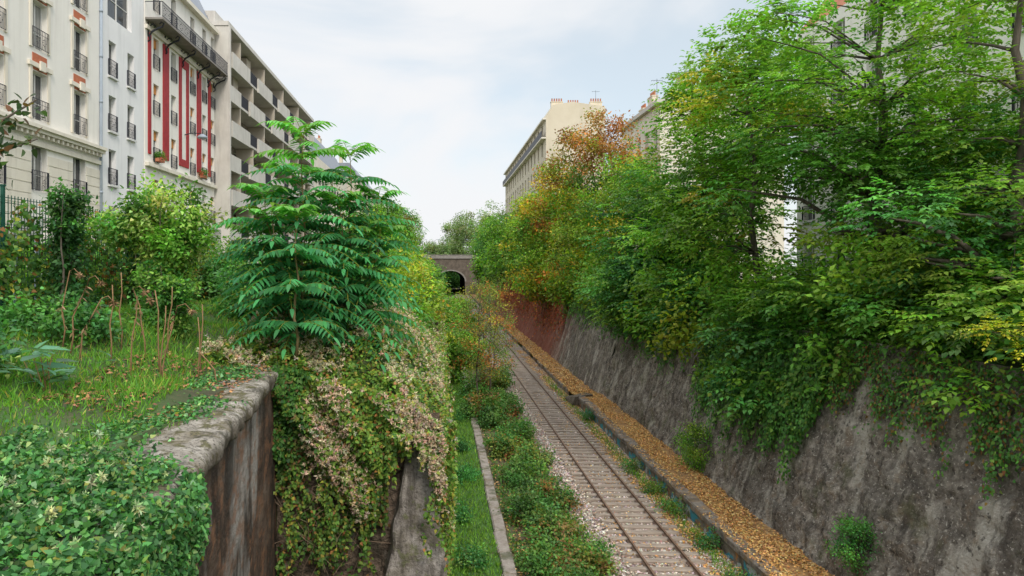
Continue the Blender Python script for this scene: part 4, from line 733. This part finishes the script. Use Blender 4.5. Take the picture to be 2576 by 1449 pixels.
# ------------------------------------------------------------ bridge
br=tag(obj('stone_bridge',None,loc=(3.7,229,0)),'old masonry arch bridge over the railway cutting','bridge')
def archring(r,zs_,n=24): return [(-r,-.3)]+[(-r*cos(pi*i/n),zs_+r*sin(pi*i/n)*.75) for i in range(n+1)]+[(r,-.3)]
ar=archring(4.8,4.5)
for (yy) in (0,60):
    V=[];F=[]
    n0=len(V); V+=[(x,yy,z) for x,z in ar]+[(x,yy,12.2) for x,z in ar]; n=len(ar)
    for i in range(n-1): F.append((n0+i,n0+i+1,n0+n+i+1,n0+n+i))
    n1=len(V); V+=[(-34,yy,-.3),(-4.8,yy,-.3),(-4.8,yy,12.2),(-34,yy,12.2),(4.8,yy,-.3),(40,yy,-.3),(40,yy,12.2),(4.8,yy,12.2)]; F+=[(n1,n1+1,n1+2,n1+3),(n1+4,n1+5,n1+6,n1+7)]
    obj('spandrel_wall',pym('spandrel_wall',V,F,BSTONE),br)
V=[(x,yy,z) for yy in (0.01,59.9) for x,z in ar]; n=len(ar); obj('vault',pym('vault',V,[(i,i+1,n+i+1,n+i) for i in range(n-1)],TUN),br)
V=[];F=[]; ro=archring(5.3,4.5); 
for i in range(1,n-2):
    a,b,c,d=ar[i],ar[i+1],ro[i+1],ro[i]; n0=len(V); V+=[(p[0],-.12,p[1]) for p in (a,b,c,d)]+[(p[0],.0,p[1]) for p in (a,b,c,d)]; F+=[(n0,n0+1,n0+2,n0+3),(n0,n0+4,n0+5,n0+1),(n0+3,n0+2,n0+6,n0+7)]
obj('arch_ring',pym('arch_ring',V,F,BSTONEL),br)
obj('parapet',boxm('parapet',[(-34,40,-.35,.3,12.2,12.5),(-34,40,-.1,.25,12.5,13.3),(-34,40,-.2,.35,13.3,13.5)]+[(x,x+.8,-.2,-.1,12.5,13.3) for x in range(-33,40,4)],BSTONEL),br)
obj('deck',boxm('deck',[(-34,40,.3,59,12.0,12.3)],BSTONE),br)
for (x,y,z,r) in ((4.5,300,3.5,4),(1,310,4,4),(7,315,4,4)):
    shrub('dark shrub filling the cutting beyond the tunnel',(x,y,-.2),[(x,y,z,r,2,z)],60,1.2,26,G_DK,leaf=.7,group='shrubs beyond the tunnel')
for (x,y) in ((-1.6,228.9+3),(8,232),(-6,234)):
    V=[];F=[]; tube(V,F,[(0,0,0),(0,0,6),(.5,0,6.4),(1.2,0,6.4)],[.09,.06,.05,.05],6)
    l=tag(obj('street_lamp',pym('street_lamp',V,F,IRON,True),loc=(x,y,12.3)),'slim street lamp standing on the bridge','street lamp',group='lamps on the bridge')
    V=[];F=[]; tube(V,F,[(1.0,0,6.4),(1.7,0,6.38)],[.1,.08],6); obj('lamp_head',pym('lamp_head',V,F,PIPE),l)

# ------------------------------------------------------------ world, sun, camera
w=bpy.data.worlds.new('World'); sc.world=w; w.use_nodes=True; N=w.node_tree.nodes; L=w.node_tree.links
bg=N['Background']
sky=N.new('ShaderNodeTexSky'); sky.sky_type='NISHITA'; sky.sun_disc=False; sky.sun_elevation=radians(40); sky.sun_rotation=radians(145); sky.air_density=1.0; sky.dust_density=1.0
br_=N.new('ShaderNodeMix'); br_.data_type='RGBA'; br_.blend_type='ADD'; br_.inputs[0].default_value=1; br_.inputs[7].default_value=(3.6,4.1,3.9,1); L.new(sky.outputs[0],br_.inputs[6])
tc=N.new('ShaderNodeTexCoord'); mp=N.new('ShaderNodeMapping'); mp.inputs['Scale'].default_value=(1,1,2.2); mp.inputs['Location'].default_value=(.35,0,.2)
no=N.new('ShaderNodeTexNoise'); no.inputs['Scale'].default_value=1.9; no.inputs['Detail'].default_value=5; no.inputs['Roughness'].default_value=.5; no.inputs['Distortion'].default_value=.5
mr=N.new('ShaderNodeMapRange'); mr.inputs['From Min'].default_value=.36; mr.inputs['From Max'].default_value=.57; mr.inputs['To Min'].default_value=.32; mr.inputs['To Max'].default_value=.98; mr.interpolation_type='SMOOTHSTEP'
mx=N.new('ShaderNodeMix'); mx.data_type='RGBA'; mx.inputs[7].default_value=(9.2,9.3,9.5,1)
L.new(tc.outputs['Generated'],mp.inputs[0]); L.new(mp.outputs[0],no.inputs[0]); L.new(no.outputs['Fac'],mr.inputs['Value']); L.new(mr.outputs[0],mx.inputs[0]); L.new(br_.outputs[2],mx.inputs[6]); L.new(mx.outputs[2],bg.inputs['Color'])
# overcast luminance gradient: zenith strengthened above the view to lift scene light
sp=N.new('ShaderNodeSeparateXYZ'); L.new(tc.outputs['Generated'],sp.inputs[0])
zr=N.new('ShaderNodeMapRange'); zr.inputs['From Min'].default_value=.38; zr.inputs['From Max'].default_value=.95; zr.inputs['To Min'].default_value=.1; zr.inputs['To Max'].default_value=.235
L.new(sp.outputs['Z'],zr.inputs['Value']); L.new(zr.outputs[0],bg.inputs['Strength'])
sd=bpy.data.lights.new('sun','SUN'); sd.energy=2.0; sd.angle=radians(14); sd.color=(1,.93,.83)
so=bpy.data.objects.new('sun',sd); COL.objects.link(so); so.rotation_euler=Vector((-.22,.68,-.60)).to_track_quat('-Z','Y').to_euler()
cd=bpy.data.cameras.new('camera'); cd.lens=24; cd.sensor_width=36; cd.clip_end=4000; cd.clip_start=.1
cd.shift_x=182/2576; cd.shift_y=-57.5/2576
co=bpy.data.objects.new('camera',cd); COL.objects.link(co); co.location=(0,0,10); co.rotation_euler=(radians(90),0,0); sc.camera=co
sc.view_settings.view_transform='Standard'; sc.view_settings.look='None'; sc.view_settings.exposure=0
